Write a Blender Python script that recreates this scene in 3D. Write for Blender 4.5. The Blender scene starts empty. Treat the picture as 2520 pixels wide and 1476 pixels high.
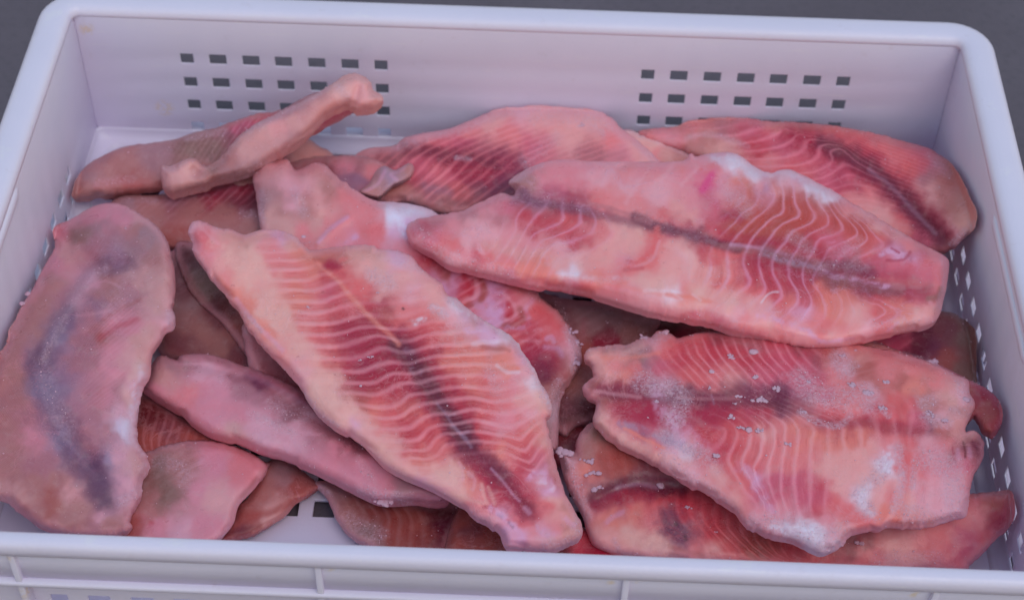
import bpy, math, random
import numpy as np
from mathutils import Matrix, Vector

S = bpy.context.scene
COL = S.collection
MM = 0.001

# ------------------------------------------------------------------ camera
# image space used for the design: 2520 x 1476, f in those pixels; world in mm, crate floor at z = 0
CAMF = 4217.1
PITCH, YAW, ROLL = 0.8226833, -0.0204581, 0.0219809
CC = np.array([19.428, -661.073, 779.261])
FW = np.array([math.sin(YAW)*math.cos(PITCH), math.cos(YAW)*math.cos(PITCH), -math.sin(PITCH)])
_r = np.array([math.cos(YAW), -math.sin(YAW), 0.0]); _u = np.cross(_r, FW)
RI = _r*math.cos(ROLL) + _u*math.sin(ROLL)
UP = -_r*math.sin(ROLL) + _u*math.cos(ROLL)
cam = bpy.data.cameras.new('camera'); camo = bpy.data.objects.new('camera', cam); COL.objects.link(camo)
cam.sensor_width = 36; cam.lens = CAMF/2520*36
cam.clip_start = 0.05; cam.clip_end = 200
M = Matrix.Identity(4)
for i in range(3):
    M[i][0] = RI[i]; M[i][1] = UP[i]; M[i][2] = -FW[i]; M[i][3] = CC[i]*MM
camo.matrix_world = M
cam.dof.use_dof = True
cam.dof.focus_distance = 0.905
cam.dof.aperture_fstop = 9.0
S.camera = camo

# ------------------------------------------------------------------ light
SUN_EL, SUN_AZ = 60, 145          # azimuth measured from +Y (away from camera) towards +X (right)
w = bpy.data.worlds.new("World"); S.world = w; w.use_nodes = True
nt = w.node_tree
sky = nt.nodes.new('ShaderNodeTexSky'); sky.sky_type = 'NISHITA'; sky.sun_disc = False
sky.sun_elevation = math.radians(SUN_EL); sky.sun_rotation = math.radians(SUN_AZ)
sky.dust_density = 1.0; sky.air_density = 3.0; sky.ozone_density = 3.0
bg = nt.nodes['Background']; bg.inputs['Strength'].default_value = 0.15
nt.links.new(sky.outputs['Color'], bg.inputs['Color'])
sun = bpy.data.lights.new('sun', 'SUN'); suno = bpy.data.objects.new('sun', sun); COL.objects.link(suno)
sun.energy = 0.75; sun.angle = math.radians(30); sun.color = (1.0, 0.88, 0.84)
el, az = math.radians(SUN_EL), math.radians(SUN_AZ)
sd = Vector((math.sin(az)*math.cos(el), math.cos(az)*math.cos(el), math.sin(el)))
suno.rotation_euler = sd.to_track_quat('Z', 'Y').to_euler()
S.view_settings.view_transform = 'Standard'; S.view_settings.look = 'None'
S.view_settings.exposure = -0.12; S.view_settings.gamma = 1.0
S.cycles.max_bounces = 16; S.cycles.diffuse_bounces = 10; S.cycles.transmission_bounces = 8

# ------------------------------------------------------------------ helpers
def smooth(a, b, x):
    t = np.clip((x-a)/(b-a), 0, 1); return t*t*(3-2*t)

def lin(c):
    c = np.asarray(c, float)/255.0
    return np.where(c <= 0.04045, c/12.92, ((c+0.055)/1.055)**2.4)

def ray(P):
    P = np.asarray(P, float)
    return FW + RI*((P[..., 0:1]-1260)/CAMF) - UP*((P[..., 1:2]-738)/CAMF)

def at(P, z):
    d = ray(P); t = (np.asarray(z)-CC[2])/d[..., 2]
    return CC + d*t[..., None]

def vnoise(X, Y, seed=0):
    xi = np.floor(X).astype(np.int64); yi = np.floor(Y).astype(np.int64)
    fx = X-xi; fy = Y-yi; fx = fx*fx*(3-2*fx); fy = fy*fy*(3-2*fy)
    def h(a, b):
        n = (a*374761393 + b*668265263 + seed*1442695041) & 0x7fffffff
        n = ((n ^ (n >> 13))*1274126177) & 0x7fffffff
        return ((n ^ (n >> 16)) & 0xffff)/65535.0
    return (h(xi, yi)*(1-fx)+h(xi+1, yi)*fx)*(1-fy)+(h(xi, yi+1)*(1-fx)+h(xi+1, yi+1)*fx)*fy

def fbm(X, Y, seed=0, o=3):
    r = 0; a = .5; t = 0
    for k in range(o):
        r = r + a*vnoise(X*2**k, Y*2**k, seed+17*k); t += a; a *= .5
    return r/t

def tps(pts, vals, smoothing=0.0):
    P = np.asarray(pts, float)/100.0; n = len(P); v = np.asarray(vals, float)
    if n < 3:
        m = float(np.mean(v)); return lambda Q: np.full(len(Q), m)
    D = np.linalg.norm(P[:, None]-P[None], axis=2)
    K = np.where(D > 0, D*D*np.log(D+1e-12), 0) + np.eye(n)*smoothing
    Pm = np.hstack([np.ones((n, 1)), P])
    A = np.zeros((n+3, n+3)); A[:n, :n] = K; A[:n, n:] = Pm; A[n:, :n] = Pm.T
    A[n:, n:] = -np.eye(3)*1e-9
    c = np.linalg.lstsq(A, np.concatenate([v, np.zeros(3)]), rcond=None)[0]
    def f(Q):
        Q = np.asarray(Q, float)/100.0; out = np.zeros(len(Q))
        for s in range(0, len(Q), 20000):
            q = Q[s:s+20000]; d = np.linalg.norm(q[:, None]-P[None], axis=2)
            out[s:s+20000] = np.where(d > 0, d*d*np.log(d+1e-12), 0) @ c[:n] + c[n] + q @ c[n+1:]
        return out
    return f

def segdist(Q, A, B):
    """distance of points Q to polyline segments A->B, and nearest points"""
    best = np.full(len(Q), 1e18); near = np.zeros((len(Q), 2))
    d = B-A; L2 = np.maximum((d*d).sum(1), 1e-12)
    for s in range(0, len(Q), 4000):
        q = Q[s:s+4000]
        t = np.clip(((q[:, None]-A[None])*d[None]).sum(2)/L2[None], 0, 1)
        n = A[None]+t[..., None]*d[None]
        dd = ((q[:, None]-n)**2).sum(2); k = dd.argmin(1); r = np.arange(len(q))
        best[s:s+4000] = dd[r, k]; near[s:s+4000] = n[r, k]
    return np.sqrt(best), near

def pdist(Q, pts):
    p = np.asarray(pts, float)
    if len(p) == 1: return np.linalg.norm(Q-p[0], axis=1)
    return segdist(Q, p[:-1], p[1:])[0]

def catmull(P, closed=True, step=5.0):
    P = np.asarray(P, float); n = len(P); out = []
    rng = range(n) if closed else range(n-1)
    for i in rng:
        if closed: a, b, c, d = P[i-1], P[i], P[(i+1) % n], P[(i+2) % n]
        else: a, b, c, d = P[max(i-1, 0)], P[i], P[i+1], P[min(i+2, n-1)]
        m = max(2, int(np.linalg.norm(c-b)/step)); t = np.linspace(0, 1, m, endpoint=False)[:, None]
        out.append(0.5*((2*b)+(-a+c)*t+(2*a-5*b+4*c-d)*t*t+(-a+3*b-3*c+d)*t**3))
    if not closed: out.append(P[-1:])
    return np.vstack(out)

def inside(Q, P):
    r = np.zeros(len(Q), bool); A = P; B = np.roll(P, -1, 0)
    for s in range(0, len(Q), 20000):
        x = Q[s:s+20000, 0:1]; y = Q[s:s+20000, 1:2]
        c = (A[None, :, 1] > y) != (B[None, :, 1] > y)
        dy = np.where(B[:, 1] == A[:, 1], 1e-9, B[:, 1]-A[:, 1])
        xi = A[None, :, 0] + (y-A[None, :, 1])*(B[:, 0]-A[:, 0])[None]/dy[None]
        r[s:s+20000] = ((c & (x < xi)).sum(1) % 2) == 1
    return r

def mesh_obj(name, V, F, mat=None, parent=None, smooth_=True, attrs=None):
    """V (n,3) in mm, F list/array of quads or tris"""
    me = bpy.data.meshes.new(name)
    V = np.asarray(V, np.float32)*MM
    F = [tuple(f) for f in F] if not isinstance(F, np.ndarray) else F
    me.vertices.add(len(V)); me.vertices.foreach_set('co', V.ravel())
    if isinstance(F, np.ndarray):
        k = F.shape[1]; idx = F.astype(np.int32).ravel(); starts = np.arange(len(F), dtype=np.int32)*k
    else:
        idx = np.array([i for f in F for i in f], np.int32)
        starts = np.cumsum([0]+[len(f) for f in F[:-1]]).astype(np.int32)
    me.loops.add(len(idx)); me.loops.foreach_set('vertex_index', idx)
    me.polygons.add(len(starts)); me.polygons.foreach_set('loop_start', starts)
    me.update(calc_edges=True); me.validate()
    if smooth_: me.polygons.foreach_set('use_smooth', [True]*len(me.polygons))
    for k, (typ, data) in (attrs or {}).items():
        at_ = me.attributes.new(k, typ, 'POINT')
        at_.data.foreach_set('color' if typ == 'FLOAT_COLOR' else 'value', np.asarray(data, np.float32).ravel())
    if mat: me.materials.append(mat)
    o = bpy.data.objects.new(name, me); COL.objects.link(o)
    if parent: o.parent = parent
    return o

def tag(o, label=None, cat=None, group=None, kind=None):
    if label: o['label'] = label
    if cat: o['category'] = cat
    if group: o['group'] = group
    if kind: o['kind'] = kind
    return o

def empty(name, loc=(0, 0, 0)):
    o = bpy.data.objects.new(name, None); COL.objects.link(o); o.empty_display_size = .02
    o.location = [c*MM for c in loc]; return o

class NB:
    """small node-building helper"""
    def __init__(s, name):
        s.m = bpy.data.materials.new(name); s.m.use_nodes = True; s.t = s.m.node_tree
        s.b = s.t.nodes['Principled BSDF']
    def n(s, typ, **k):
        x = s.t.nodes.new(typ)
        for a, b in k.items(): setattr(x, a, b)
        return x
    def l(s, a, b): s.t.links.new(a, b)
    def put(s, sock, v):
        if isinstance(v, bpy.types.NodeSocket): s.l(v, sock)
        else: sock.default_value = v
    def math(s, op, a, b=None, c=None, clamp=False):
        x = s.n('ShaderNodeMath', operation=op); x.use_clamp = clamp
        s.put(x.inputs[0], a)
        if b is not None: s.put(x.inputs[1], b)
        if c is not None: s.put(x.inputs[2], c)
        return x.outputs[0]
    def ramp(s, v, a, b, lo=0., hi=1., kind='SMOOTHSTEP'):
        x = s.n('ShaderNodeMapRange', interpolation_type=kind)
        s.put(x.inputs[0], v); s.put(x.inputs[1], a); s.put(x.inputs[2], b); s.put(x.inputs[3], lo); s.put(x.inputs[4], hi)
        return x.outputs[0]
    def mix(s, f, a, b, mode='MIX'):
        x = s.n('ShaderNodeMix', data_type='RGBA', blend_type=mode); x.clamp_factor = True
        s.put(x.inputs[0], f); s.put(x.inputs[6], a); s.put(x.inputs[7], b); return x.outputs[2]
    def noise(s, vec, scale, detail=3, rough=.55, dist=0.):
        x = s.n('ShaderNodeTexNoise'); s.put(x.inputs['Vector'], vec)
        x.inputs['Scale'].default_value = scale; x.inputs['Detail'].default_value = detail
        x.inputs['Roughness'].default_value = rough; x.inputs['Distortion'].default_value = dist
        return x.outputs['Fac']
    def attr(s, name, out='Fac'):
        x = s.n('ShaderNodeAttribute', attribute_name=name); return x.outputs[out]

# ------------------------------------------------------------------ materials
def plastic_material():
    q = NB('white_crate_plastic'); tc = q.n('ShaderNodeTexCoord').outputs['Object']
    n1 = q.noise(tc, 9, 4, .6); n2 = q.noise(tc, 90, 5, .65)
    c = q.mix(q.ramp(n1, .35, .7), (0.775, 0.715, 0.90, 1), (0.81, 0.745, 0.93, 1))
    c = q.mix(q.ramp(n2, .60, .78, 0, .35), c, (0.64, 0.55, 0.66, 1))
    # long faint scuffs
    mp = q.n('ShaderNodeMapping'); q.l(tc, mp.inputs[0]); mp.inputs['Scale'].default_value = (6, 6, 70)
    n3 = q.noise(mp.outputs[0], 6, 4, .7)
    c = q.mix(q.ramp(n3, .58, .70, 0, .40), c, (0.86, 0.82, 0.9, 1))
    # yellow stains where sauce or rust touched the plastic
    st = None
    for (x, y, z, r) in STAINS:
        v = q.n('ShaderNodeVectorMath', operation='DISTANCE'); q.l(tc, v.inputs[0]); v.inputs[1].default_value = (x*MM, y*MM, z*MM)
        m = q.ramp(v.outputs['Value'], r*MM*.2, r*MM, 1., 0.)
        st = m if st is None else q.math('MAXIMUM', st, m)
    sn = q.noise(tc, 330, 4, .7)
    st = q.math('MULTIPLY', st, q.ramp(sn, .42, .58))
    c = q.mix(q.math('MULTIPLY', st, .55), c, (0.80, 0.56, 0.28, 1))
    q.l(c, q.b.inputs['Base Color'])
    q.l(q.ramp(n2, .3, .8, .34, .5), q.b.inputs['Roughness'])
    q.b.inputs['Subsurface Weight'].default_value = .0
    tr = q.n('ShaderNodeBsdfTranslucent'); tr.inputs[0].default_value = (0.92, 0.66, 0.70, 1)
    mx = q.n('ShaderNodeMixShader'); mx.inputs[0].default_value = .16
    out = q.t.nodes['Material Output']; q.l(q.b.outputs[0], mx.inputs[1]); q.l(tr.outputs[0], mx.inputs[2]); q.l(mx.outputs[0], out.inputs[0])
    bp = q.n('ShaderNodeBump'); bp.inputs['Strength'].default_value = .12; bp.inputs['Distance'].default_value = .001
    q.l(q.noise(tc, 500, 3), bp.inputs['Height']); q.l(bp.outputs[0], q.b.inputs['Normal'])
    return q.m

def fish_material():
    q = NB('frozen_fish_flesh')
    tc = q.n('ShaderNodeTexCoord').outputs['Object']
    base = q.attr('flesh', 'Color'); ph = q.attr('phase'); st = q.attr('stripe'); fr = q.attr('frost'); lc = q.attr('septum', 'Color'); lw = q.attr('thin')
    # muscle fibres: noise stretched along the lines of the myomeres
    cmb = q.n('ShaderNodeCombineXYZ'); q.l(q.math('MULTIPLY', ph, .95), cmb.inputs[0])
    sep = q.n('ShaderNodeSeparateXYZ'); q.l(tc, sep.inputs[0])
    q.l(q.math('MULTIPLY', sep.outputs[0], 16.), cmb.inputs[1]); q.l(q.math('MULTIPLY', sep.outputs[1], 16.), cmb.inputs[2])
    fib = q.noise(cmb.outputs[0], 3.6, 3, .6)
    mot = q.noise(tc, 38, 4, .6, .4); mot2 = q.noise(tc, 150, 4, .65)
    fine = q.noise(tc, 1400, 2, .6); crys = q.noise(tc, 620, 4, .75)
    c = q.mix(q.ramp(mot, .38, .68, 0, .25), base, q.mix(1., base, (1.0, .62, .60, 1), 'MULTIPLY'))
    c = q.mix(q.ramp(mot2, .5, .72, 0, .30), c, q.mix(.5, c, (.62, .42, .42, 1)))
    c = q.mix(q.math('MULTIPLY', q.ramp(fib, .50, .70), q.math('MULTIPLY', st, .55, clamp=True)), c, q.mix(1., c, (.74, .50, .52, 1), 'MULTIPLY'))
    c = q.mix(q.math('MULTIPLY', q.ramp(fib, .46, .28), q.math('MULTIPLY', st, .25)), c, lc)
    # pale septa between the myomeres
    wob = q.math('MULTIPLY', q.math('SUBTRACT', q.noise(tc, 70, 3), .5), .4)
    t = q.math('ABSOLUTE', q.math('SUBTRACT', q.math('FRACT', q.math('ADD', ph, wob)), .5))
    t = q.math('MULTIPLY', t, 2.)
    brk = q.ramp(q.noise(tc, 55, 3), .3, .62, .7, 1.)
    ln = q.math('MULTIPLY', q.ramp(t, q.math('ADD', .38, q.math('MULTIPLY', lw, .24)), .97), q.math('MULTIPLY', st, brk))
    ln = q.math('ADD', ln, q.math('MULTIPLY', q.ramp(t, .10, .0, 0, .12), q.math('MULTIPLY', st, brk)))
    c = q.mix(q.math('MULTIPLY', q.ramp(t, .72, .25), q.math('MULTIPLY', st, .55)), c, q.mix(1., c, (.84, .56, .58, 1), 'MULTIPLY'))
    c = q.mix(q.math('MULTIPLY', ln, .85, clamp=True), c, lc)
    # thin pale membranes and small blood spots
    wn = q.noise(tc, 44, 5, .62, .9); wn2 = q.noise(tc, 110, 4, .6, .6)
    w1 = q.ramp(q.math('ABSOLUTE', q.math('SUBTRACT', wn, .5)), .022, .0); w2 = q.ramp(q.math('ABSOLUTE', q.math('SUBTRACT', wn2, .47)), .02, .0)
    wm = q.math('MULTIPLY', q.math('MAXIMUM', w1, q.math('MULTIPLY', w2, .7)), q.ramp(q.noise(tc, 26, 3), .46, .62, 0, .42))
    c = q.mix(wm, c, lc)
    c = q.mix(q.ramp(q.noise(tc, 300, 3, .5), .70, .76, 0, .45), c, q.mix(1., c, (.72, .34, .42, 1), 'MULTIPLY'))
    # rime
    f1 = q.math('MULTIPLY', fr, q.ramp(crys, .28, .72))
    f2 = q.ramp(q.noise(tc, 240, 5, .72), .60, .74, 0, .55)
    f3 = q.ramp(q.noise(tc, 46, 5, .7), .58, .80, 0, .11)
    f = q.math('MAXIMUM', f1, q.math('MAXIMUM', q.math('MULTIPLY', f2, q.math('ADD', fr, .12)), q.math('MULTIPLY', f3, q.ramp(fine, .35, .65, .4, 1.))))
    c = q.mix(q.math('MULTIPLY', f, .62, clamp=True), c, (0.84, 0.54, 0.67, 1))
    c = q.mix(q.ramp(fine, .66, .82, 0, .22), c, (.80, .60, .70, 1))
    q.l(c, q.b.inputs['Base Color'])
    q.l(q.math('ADD', q.ramp(q.noise(tc, 95, 3), .35, .65, .26, .50), q.math('MULTIPLY', f, .3)), q.b.inputs['Roughness'])
    q.b.inputs['Specular IOR Level'].default_value = .42
    q.b.inputs['Subsurface Weight'].default_value = .18
    q.b.inputs['Subsurface Radius'].default_value = (1.0, .45, .3)
    q.b.inputs['Subsurface Scale'].default_value = .0035
    h = q.math('ADD', q.math('MULTIPLY', ln, .5), q.math('ADD', q.math('MULTIPLY', fib, .25), q.math('MULTIPLY', mot2, .25)))
    h = q.math('ADD', h, q.math('MULTIPLY', crys, q.math('ADD', .22, q.math('MULTIPLY', f, .7))))
    h = q.math('ADD', q.math('ADD', h, q.math('MULTIPLY', wm, .5)), q.math('MULTIPLY', fine, .14))
    bp = q.n('ShaderNodeBump'); bp.inputs['Strength'].default_value = .75; bp.inputs['Distance'].default_value = .0009
    q.l(h, bp.inputs['Height']); q.l(bp.outputs[0], q.b.inputs['Normal'])
    return q.m

def ice_material(name, col, tr):
    q = NB(name); tc = q.n('ShaderNodeTexCoord').outputs['Object']
    q.b.inputs['Base Color'].default_value = col; q.b.inputs['Roughness'].default_value = .28
    q.b.inputs['Transmission Weight'].default_value = tr; q.b.inputs['IOR'].default_value = 1.3
    bp = q.n('ShaderNodeBump'); bp.inputs['Strength'].default_value = .6; bp.inputs['Distance'].default_value = .0006
    q.l(q.noise(tc, 900, 3), bp.inputs['Height']); q.l(bp.outputs[0], q.b.inputs['Normal'])
    return q.m

def ground_material():
    q = NB('dark_grey_ground'); tc = q.n('ShaderNodeTexCoord').outputs['Object']
    c = q.mix(q.ramp(q.noise(tc, 4, 5, .6), .3, .7), (0.098, 0.076, 0.102, 1), (0.132, 0.105, 0.136, 1))
    c = q.mix(q.ramp(q.noise(tc, 160, 4, .7), .45, .75, 0, .5), c, (0.07, 0.058, 0.075, 1))
    q.l(c, q.b.inputs['Base Color']); q.b.inputs['Roughness'].default_value = .8
    bp = q.n('ShaderNodeBump'); bp.inputs['Strength'].default_value = .4; bp.inputs['Distance'].default_value = .002
    q.l(q.noise(tc, 220, 4), bp.inputs['Height']); q.l(bp.outputs[0], q.b.inputs['Normal'])
    return q.m

STAINS = [(-273, 197, 92, 7), (-232, 199, 28, 9), (-74, -204, 95, 4), (72, -204, 95, 4),
          (-226, -204, 96, 5), (-225, -202, 66, 9), (60, -203, 92, 3), (204, -203, 92, 4), (-270, -195, 100, 6), (-280, 122, 33, 4), (-280, 101, 31, 5)]
PLASTIC = plastic_material(); FISH = fish_material()
ICE = ice_material('clear_ice', (0.82, 0.50, 0.63, 1), .3); GROUNDM = ground_material()
GRAIN = ice_material('frost_crystal', (0.86, 0.52, 0.63, 1), .2)

# ------------------------------------------------------------------ ground
H = 108.6
gn = 24
gx = np.linspace(-30000, 30000, gn+1)
GV = [(x, y, -6) for y in gx for x in gx]
GF = [(j*(gn+1)+i, j*(gn+1)+i+1, (j+1)*(gn+1)+i+1, (j+1)*(gn+1)+i) for j in range(gn) for i in range(gn)]
tag(mesh_obj('ground', GV, GF, GROUNDM), 'dark grey ground around the white crate', None, None, 'structure')

# ------------------------------------------------------------------ the crate
XI, YB, YF = 280.0, 197.75, -197.75
TW = 1.3                                     # wall thickness
class MB:
    def __init__(s): s.V = []; s.F = []
    def box(s, x0, x1, y0, y1, z0, z1):
        b = len(s.V)
        s.V += [(x0, y0, z0), (x1, y0, z0), (x1, y1, z0), (x0, y1, z0), (x0, y0, z1), (x1, y0, z1), (x1, y1, z1), (x0, y1, z1)]
        s.F += [tuple(b+i for i in f) for f in ((0, 3, 2, 1), (4, 5, 6, 7), (0, 1, 5, 4), (1, 2, 6, 5), (2, 3, 7, 6), (3, 0, 4, 7))]
    def plate(s, us, vs, holes, fn, th):
        """grid plate; cells in holes are open; fn(u,v,w)->xyz, w=0 seen face, w=th far face"""
        nu, nv = len(us), len(vs); b = len(s.V)
        for w_ in (0, th):
            for v in vs:
                for u in us: s.V.append(fn(u, v, w_))
        I = lambda i, j, k: b + k*nu*nv + j*nu + i
        def hole(i, j):
            if i < 0 or j < 0 or i >= nu-1 or j >= nv-1: return True
            return holes((us[i]+us[i+1])/2, (vs[j]+vs[j+1])/2)
        for j in range(nv-1):
            for i in range(nu-1):
                if hole(i, j): continue
                s.F.append((I(i, j, 0), I(i+1, j, 0), I(i+1, j+1, 0), I(i, j+1, 0)))
                s.F.append((I(i, j, 1), I(i, j+1, 1), I(i+1, j+1, 1), I(i+1, j, 1)))
                if hole(i-1, j): s.F.append((I(i, j, 0), I(i, j+1, 0), I(i, j+1, 1), I(i, j, 1)))
                if hole(i+1, j): s.F.append((I(i+1, j, 0), I(i+1, j, 1), I(i+1, j+1, 1), I(i+1, j+1, 0)))
                if hole(i, j-1): s.F.append((I(i, j, 0), I(i, j, 1), I(i+1, j, 1), I(i+1, j, 0)))
                if hole(i, j+1): s.F.append((I(i, j+1, 0), I(i+1, j+1, 0), I(i+1, j+1, 1), I(i, j+1, 1)))
    def build(s, name, parent, mat=None, bevel=0.0, smooth_=False):
        o = mesh_obj(name, s.V, s.F, mat or PLASTIC, parent, smooth_)
        if bevel:
            m = o.modifiers.new('bevel', 'BEVEL'); m.width = bevel*MM; m.segments = 2; m.limit_method = 'ANGLE'; m.angle_limit = math.radians(40)
            m.harden_normals = False
        return o

crate = empty('plastic_crate', (0, 0, 0))
tag(crate, 'white perforated plastic crate holding the frozen fish fillets', 'crate')

colsR = [86, 106, 127.5, 149, 170, 191.5, 211.5]
def spans(cs, ws): return [(c-w_/2, c+w_/2) for c, w_ in zip(cs, ws)]
wid = [8.4, 11, 11, 11, 11, 11, 8.4]
hx = spans([-c for c in colsR[::-1]], wid) + spans(colsR, wid)
rows = [12.5, 31.9, 51.2, 70.8]
hz = spans(rows, [7.8]*4)
def edges(lo, hi, sp):
    e = {lo, hi}
    for a, b in sp: e |= {a, b}
    return sorted(e)
def inholes(sx, sz):
    return lambda u, v: any(a < u < b for a, b in sx) and any(a < v < b for a, b in sz)
zt, zb = H-4.6, 0.0
def wy(v): return 1.6*(1-v/H)                # slight bulge of the wall towards its foot
m = MB(); m.plate(edges(-XI, XI, hx), edges(zb, zt, hz), inholes(hx, hz), lambda u, v, w_: (u, YB + wy(v)*.2 + w_, v), TW); m.build('back_wall', crate, bevel=.5)
m = MB(); m.plate(edges(-XI, XI, hx), edges(zb, zt, hz), inholes(hx, hz), lambda u, v, w_: (u, YF - wy(v)*0 - w_, v), TW); m.build('front_wall', crate, bevel=.5)
ys = [126-21.2*k for k in range(13)]
hy = spans(ys, [10.5]*13); hz2 = spans(rows[:2], [8.2]*2)
m = MB(); m.plate(edges(YF-1, YB+2, hy), edges(zb, zt, hz2), inholes(hy, hz2), lambda u, v, w_: (-XI-w_, u, v), TW); m.build('left_wall', crate, bevel=.5)
m = MB(); m.plate(edges(YF-1, YB+2, hy), edges(zb, zt, hz2), inholes(hy, hz2), lambda u, v, w_: (XI+w_, u, v), TW); m.build('right_wall', crate, bevel=.5)
# floor with square drain holes
fx = [-94-20.3*k for k in range(9)][::-1] + [-94+20.3*k for k in range(1, 18)]
fx = [x for x in fx if abs(x) < 262]
fy = [-101+20.4*k for k in range(15)]
sx, sy = spans(fx, [12]*len(fx)), spans(fy, [11.5]*len(fy))
m = MB(); m.plate(edges(-XI, XI, sx), edges(YF-1, YB+1.7, sy), inholes(sx, sy), lambda u, v, w_: (u, v, -w_), 3.0); m.build('crate_floor', crate, bevel=.8)

# rim and other rings swept round the crate
def rrect(x0, x1, y0, y1, r, k=8):
    pts = []
    for cx, cy, a0 in ((x1-r, y1-r, 0), (x0+r, y1-r, 90), (x0+r, y0+r, 180), (x1-r, y0+r, 270)):
        for i in range(k+1):
            a = math.radians(a0+90*i/k); pts.append((cx+r*math.cos(a), cy+r*math.sin(a)))
    return pts
XO, YBO, YFO = 300.0, 217.75, -207.5
def ring(name, prof, closed=False):
    """prof: (t, z, r): t = 0 at the inner wall face, 1 at the outer rim edge"""
    V = []; F = []; n = None
    for (t, z, r) in prof:
        x = XI+(XO-XI)*t; yb = YB+(YBO-YB)*t; yf = YF+(YFO-YF)*t
        P = rrect(-x, x, yf, yb, r); n = len(P)
        V += [(a, b, z) for a, b in P]
    K = len(prof)
    for j in range(K-1 if not closed else K):
        for i in range(n):
            a = j*n+i; b = j*n+(i+1) % n; j2 = (j+1) % K
            F.append((a, b, j2*n+(i+1) % n, j2*n+i))
    return mesh_obj(name, V, F, PLASTIC, crate, True)
ring('rim', [(.035, H-7, 5), (-.006, H-6.4, 5), (0.0, H-4.6, 5), (.03, H-2.7, 6), (.10, H-1.2, 8), (.24, H-.25, 11), (.42, H, 15), (.66, H-.1, 20), (.82, H-.7, 23), (.93, H-1.9, 25), (.985, H-3.4, 26), (1.0, H-5.2, 26),
             (.995, H-8.8, 26), (.95, H-9.2, 26), (.80, H-9.0, 25), (.25, H-9.0, 9)], True)
ring('upper_flange', [(.2, 76.5, 7), (.93, 76.5, 24), (.985, 75.8, 24), (.985, 73.6, 24), (.93, 73.0, 24), (.2, 73.0, 7)], True)
ring('skirt', [(.2, 100.2, 7), (.62, 100.2, 18), (.62, 75.5, 18), (.2, 75.5, 7)], True)
ring('foot_flange', [(.2, 5.5, 7), (.9, 5.0, 24), (1.0, 4.0, 24), (1.0, -5.5, 24), (.9, -5.5, 24), (.9, -1, 24), (.2, 1, 7)], True)
ring('cove', [(-.002, 9.5, 5), (-.01, 7.0, 5), (-.06, 4.3, 6), (-.15, 2.3, 7), (-.28, .9, 9), (-.42, .15, 11), (-.42, -1.0, 11), (.05, -1.0, 5), (.05, 9.5, 5)], True)
for x in (-225, -79, 67, 213):
    m = MB(); m.box(x-1.6, x+1.6, -206.6, YF-TW+.5, -5, 100.5); m.build('rib', crate, bevel=.5)
for x in (-226, -75, 0, 75, 226):
    m = MB(); m.box(x-1.6, x+1.6, YB+TW, 216.3, 4.5, 100.5); m.build('rib', crate, bevel=.5)
for sx_ in (-1, 1):
    for y in (-130, 0, 130):
        m = MB(); a, b = sorted((sx_*(XI+TW), sx_*298.5)); m.box(a, b, y-1.6, y+1.6, 4.5, 100.5); m.build('rib', crate, bevel=.5)
# handle ridges moulded inside the two end walls
for sx_, y0, y1, z in ((-1, -60, 46, 97.5), (1, -62, 56, 95)):
    V = []; F = []; n = 14; ks = 7
    for i in range(n+1):
        t = i/n; y = y0+(y1-y0)*t; e = min(1, (1-abs(2*t-1))*9)**.5
        for k in range(ks):
            a = math.pi*k/(ks-1)
            V.append((sx_*(XI+.3-2.0*e*math.sin(a)), y, z+3.6*e*math.cos(a)+(.6 if e == 0 else 0)*math.cos(a)))
    for i in range(n):
        for k in range(ks-1):
            a = i*ks+k; F.append((a, a+1, a+ks+1, a+ks))
    mesh_obj('handle_ridge', V, F, PLASTIC, crate, True)


# ------------------------------------------------------------------ fillets
# design coordinates were read off enlarged details; each detail has its own origin and scale
def _d(x0, y0, s): return (.96441*x0, .96441*y0, .96441*s)
FR = dict(D=(0, 0, 1), a1=_d(480, 560, 600/2520), a2=_d(700, 780, 600/2520), a3=_d(900, 1080, 600/2520), a4=_d(1000, 720, 500/2050),
          b1=_d(1020, 400, 700/2520), b2=_d(1620, 380, 500/2460), b3=_d(1950, 480, 500/1757), b4=_d(1550, 620, 600/2520),
          n1=_d(1480, 840, 600/2520), n2=_d(1960, 860, 600/2520), n3=_d(1700, 1080, 800/2520), n4=_d(1400, 1080, 600/2460),
          c1=_d(0, 0, 1100/2498), c2=_d(900, 200, 1100/2498), c3=_d(1513, 0, 1100/2498), c4=_d(0, 480, 1000/2460),
          c5=_d(0, 880, 1100/2498), c6=_d(400, 530, 1100/2498), c7=_d(1400, 800, 1213/2453), c8=_d(700, 980, 1000/2520),
          l1=_d(0, 380, 260/619), m1=_d(1300, 700, 700/2246))
def T(f, pts):
    ox, oy, s = FR[f]; return [(ox+s*p[0], oy+s*p[1]) for p in pts]

PAL = dict(cream=(200, 153, 154), peach=(200, 142, 148), salmon=(196, 115, 125), coral=(190, 90, 98), pink=(194, 124, 142), palepink=(200, 144, 162),
           rose=(178, 86, 112), red=(168, 54, 72), crim=(142, 32, 62), dark=(92, 30, 56), plum=(98, 46, 76), grey=(136, 98, 124), lilac=(188, 146, 184),
           white=(206, 195, 226), brown=(150, 78, 76), slate=(96, 74, 100), tan=(160, 108, 110), deep=(92, 34, 42), olive=(124, 92, 88), mauve=(156, 100, 114), orange=(196, 116, 111),
           ash=(150, 112, 122), bluegrey=(142, 122, 152), beige=(186, 138, 140), magenta=(190, 62, 120), black=(40, 25, 35), dusk=(120, 66, 78), rust=(163, 66, 62))
ILL = np.array([0.60, 0.69, 0.765])
def alb(name):
    return np.clip(lin(PAL[name])/ILL-.016, .006, .92)

FILL = {}
def path(f, *pts): return T(f, pts)

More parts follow.
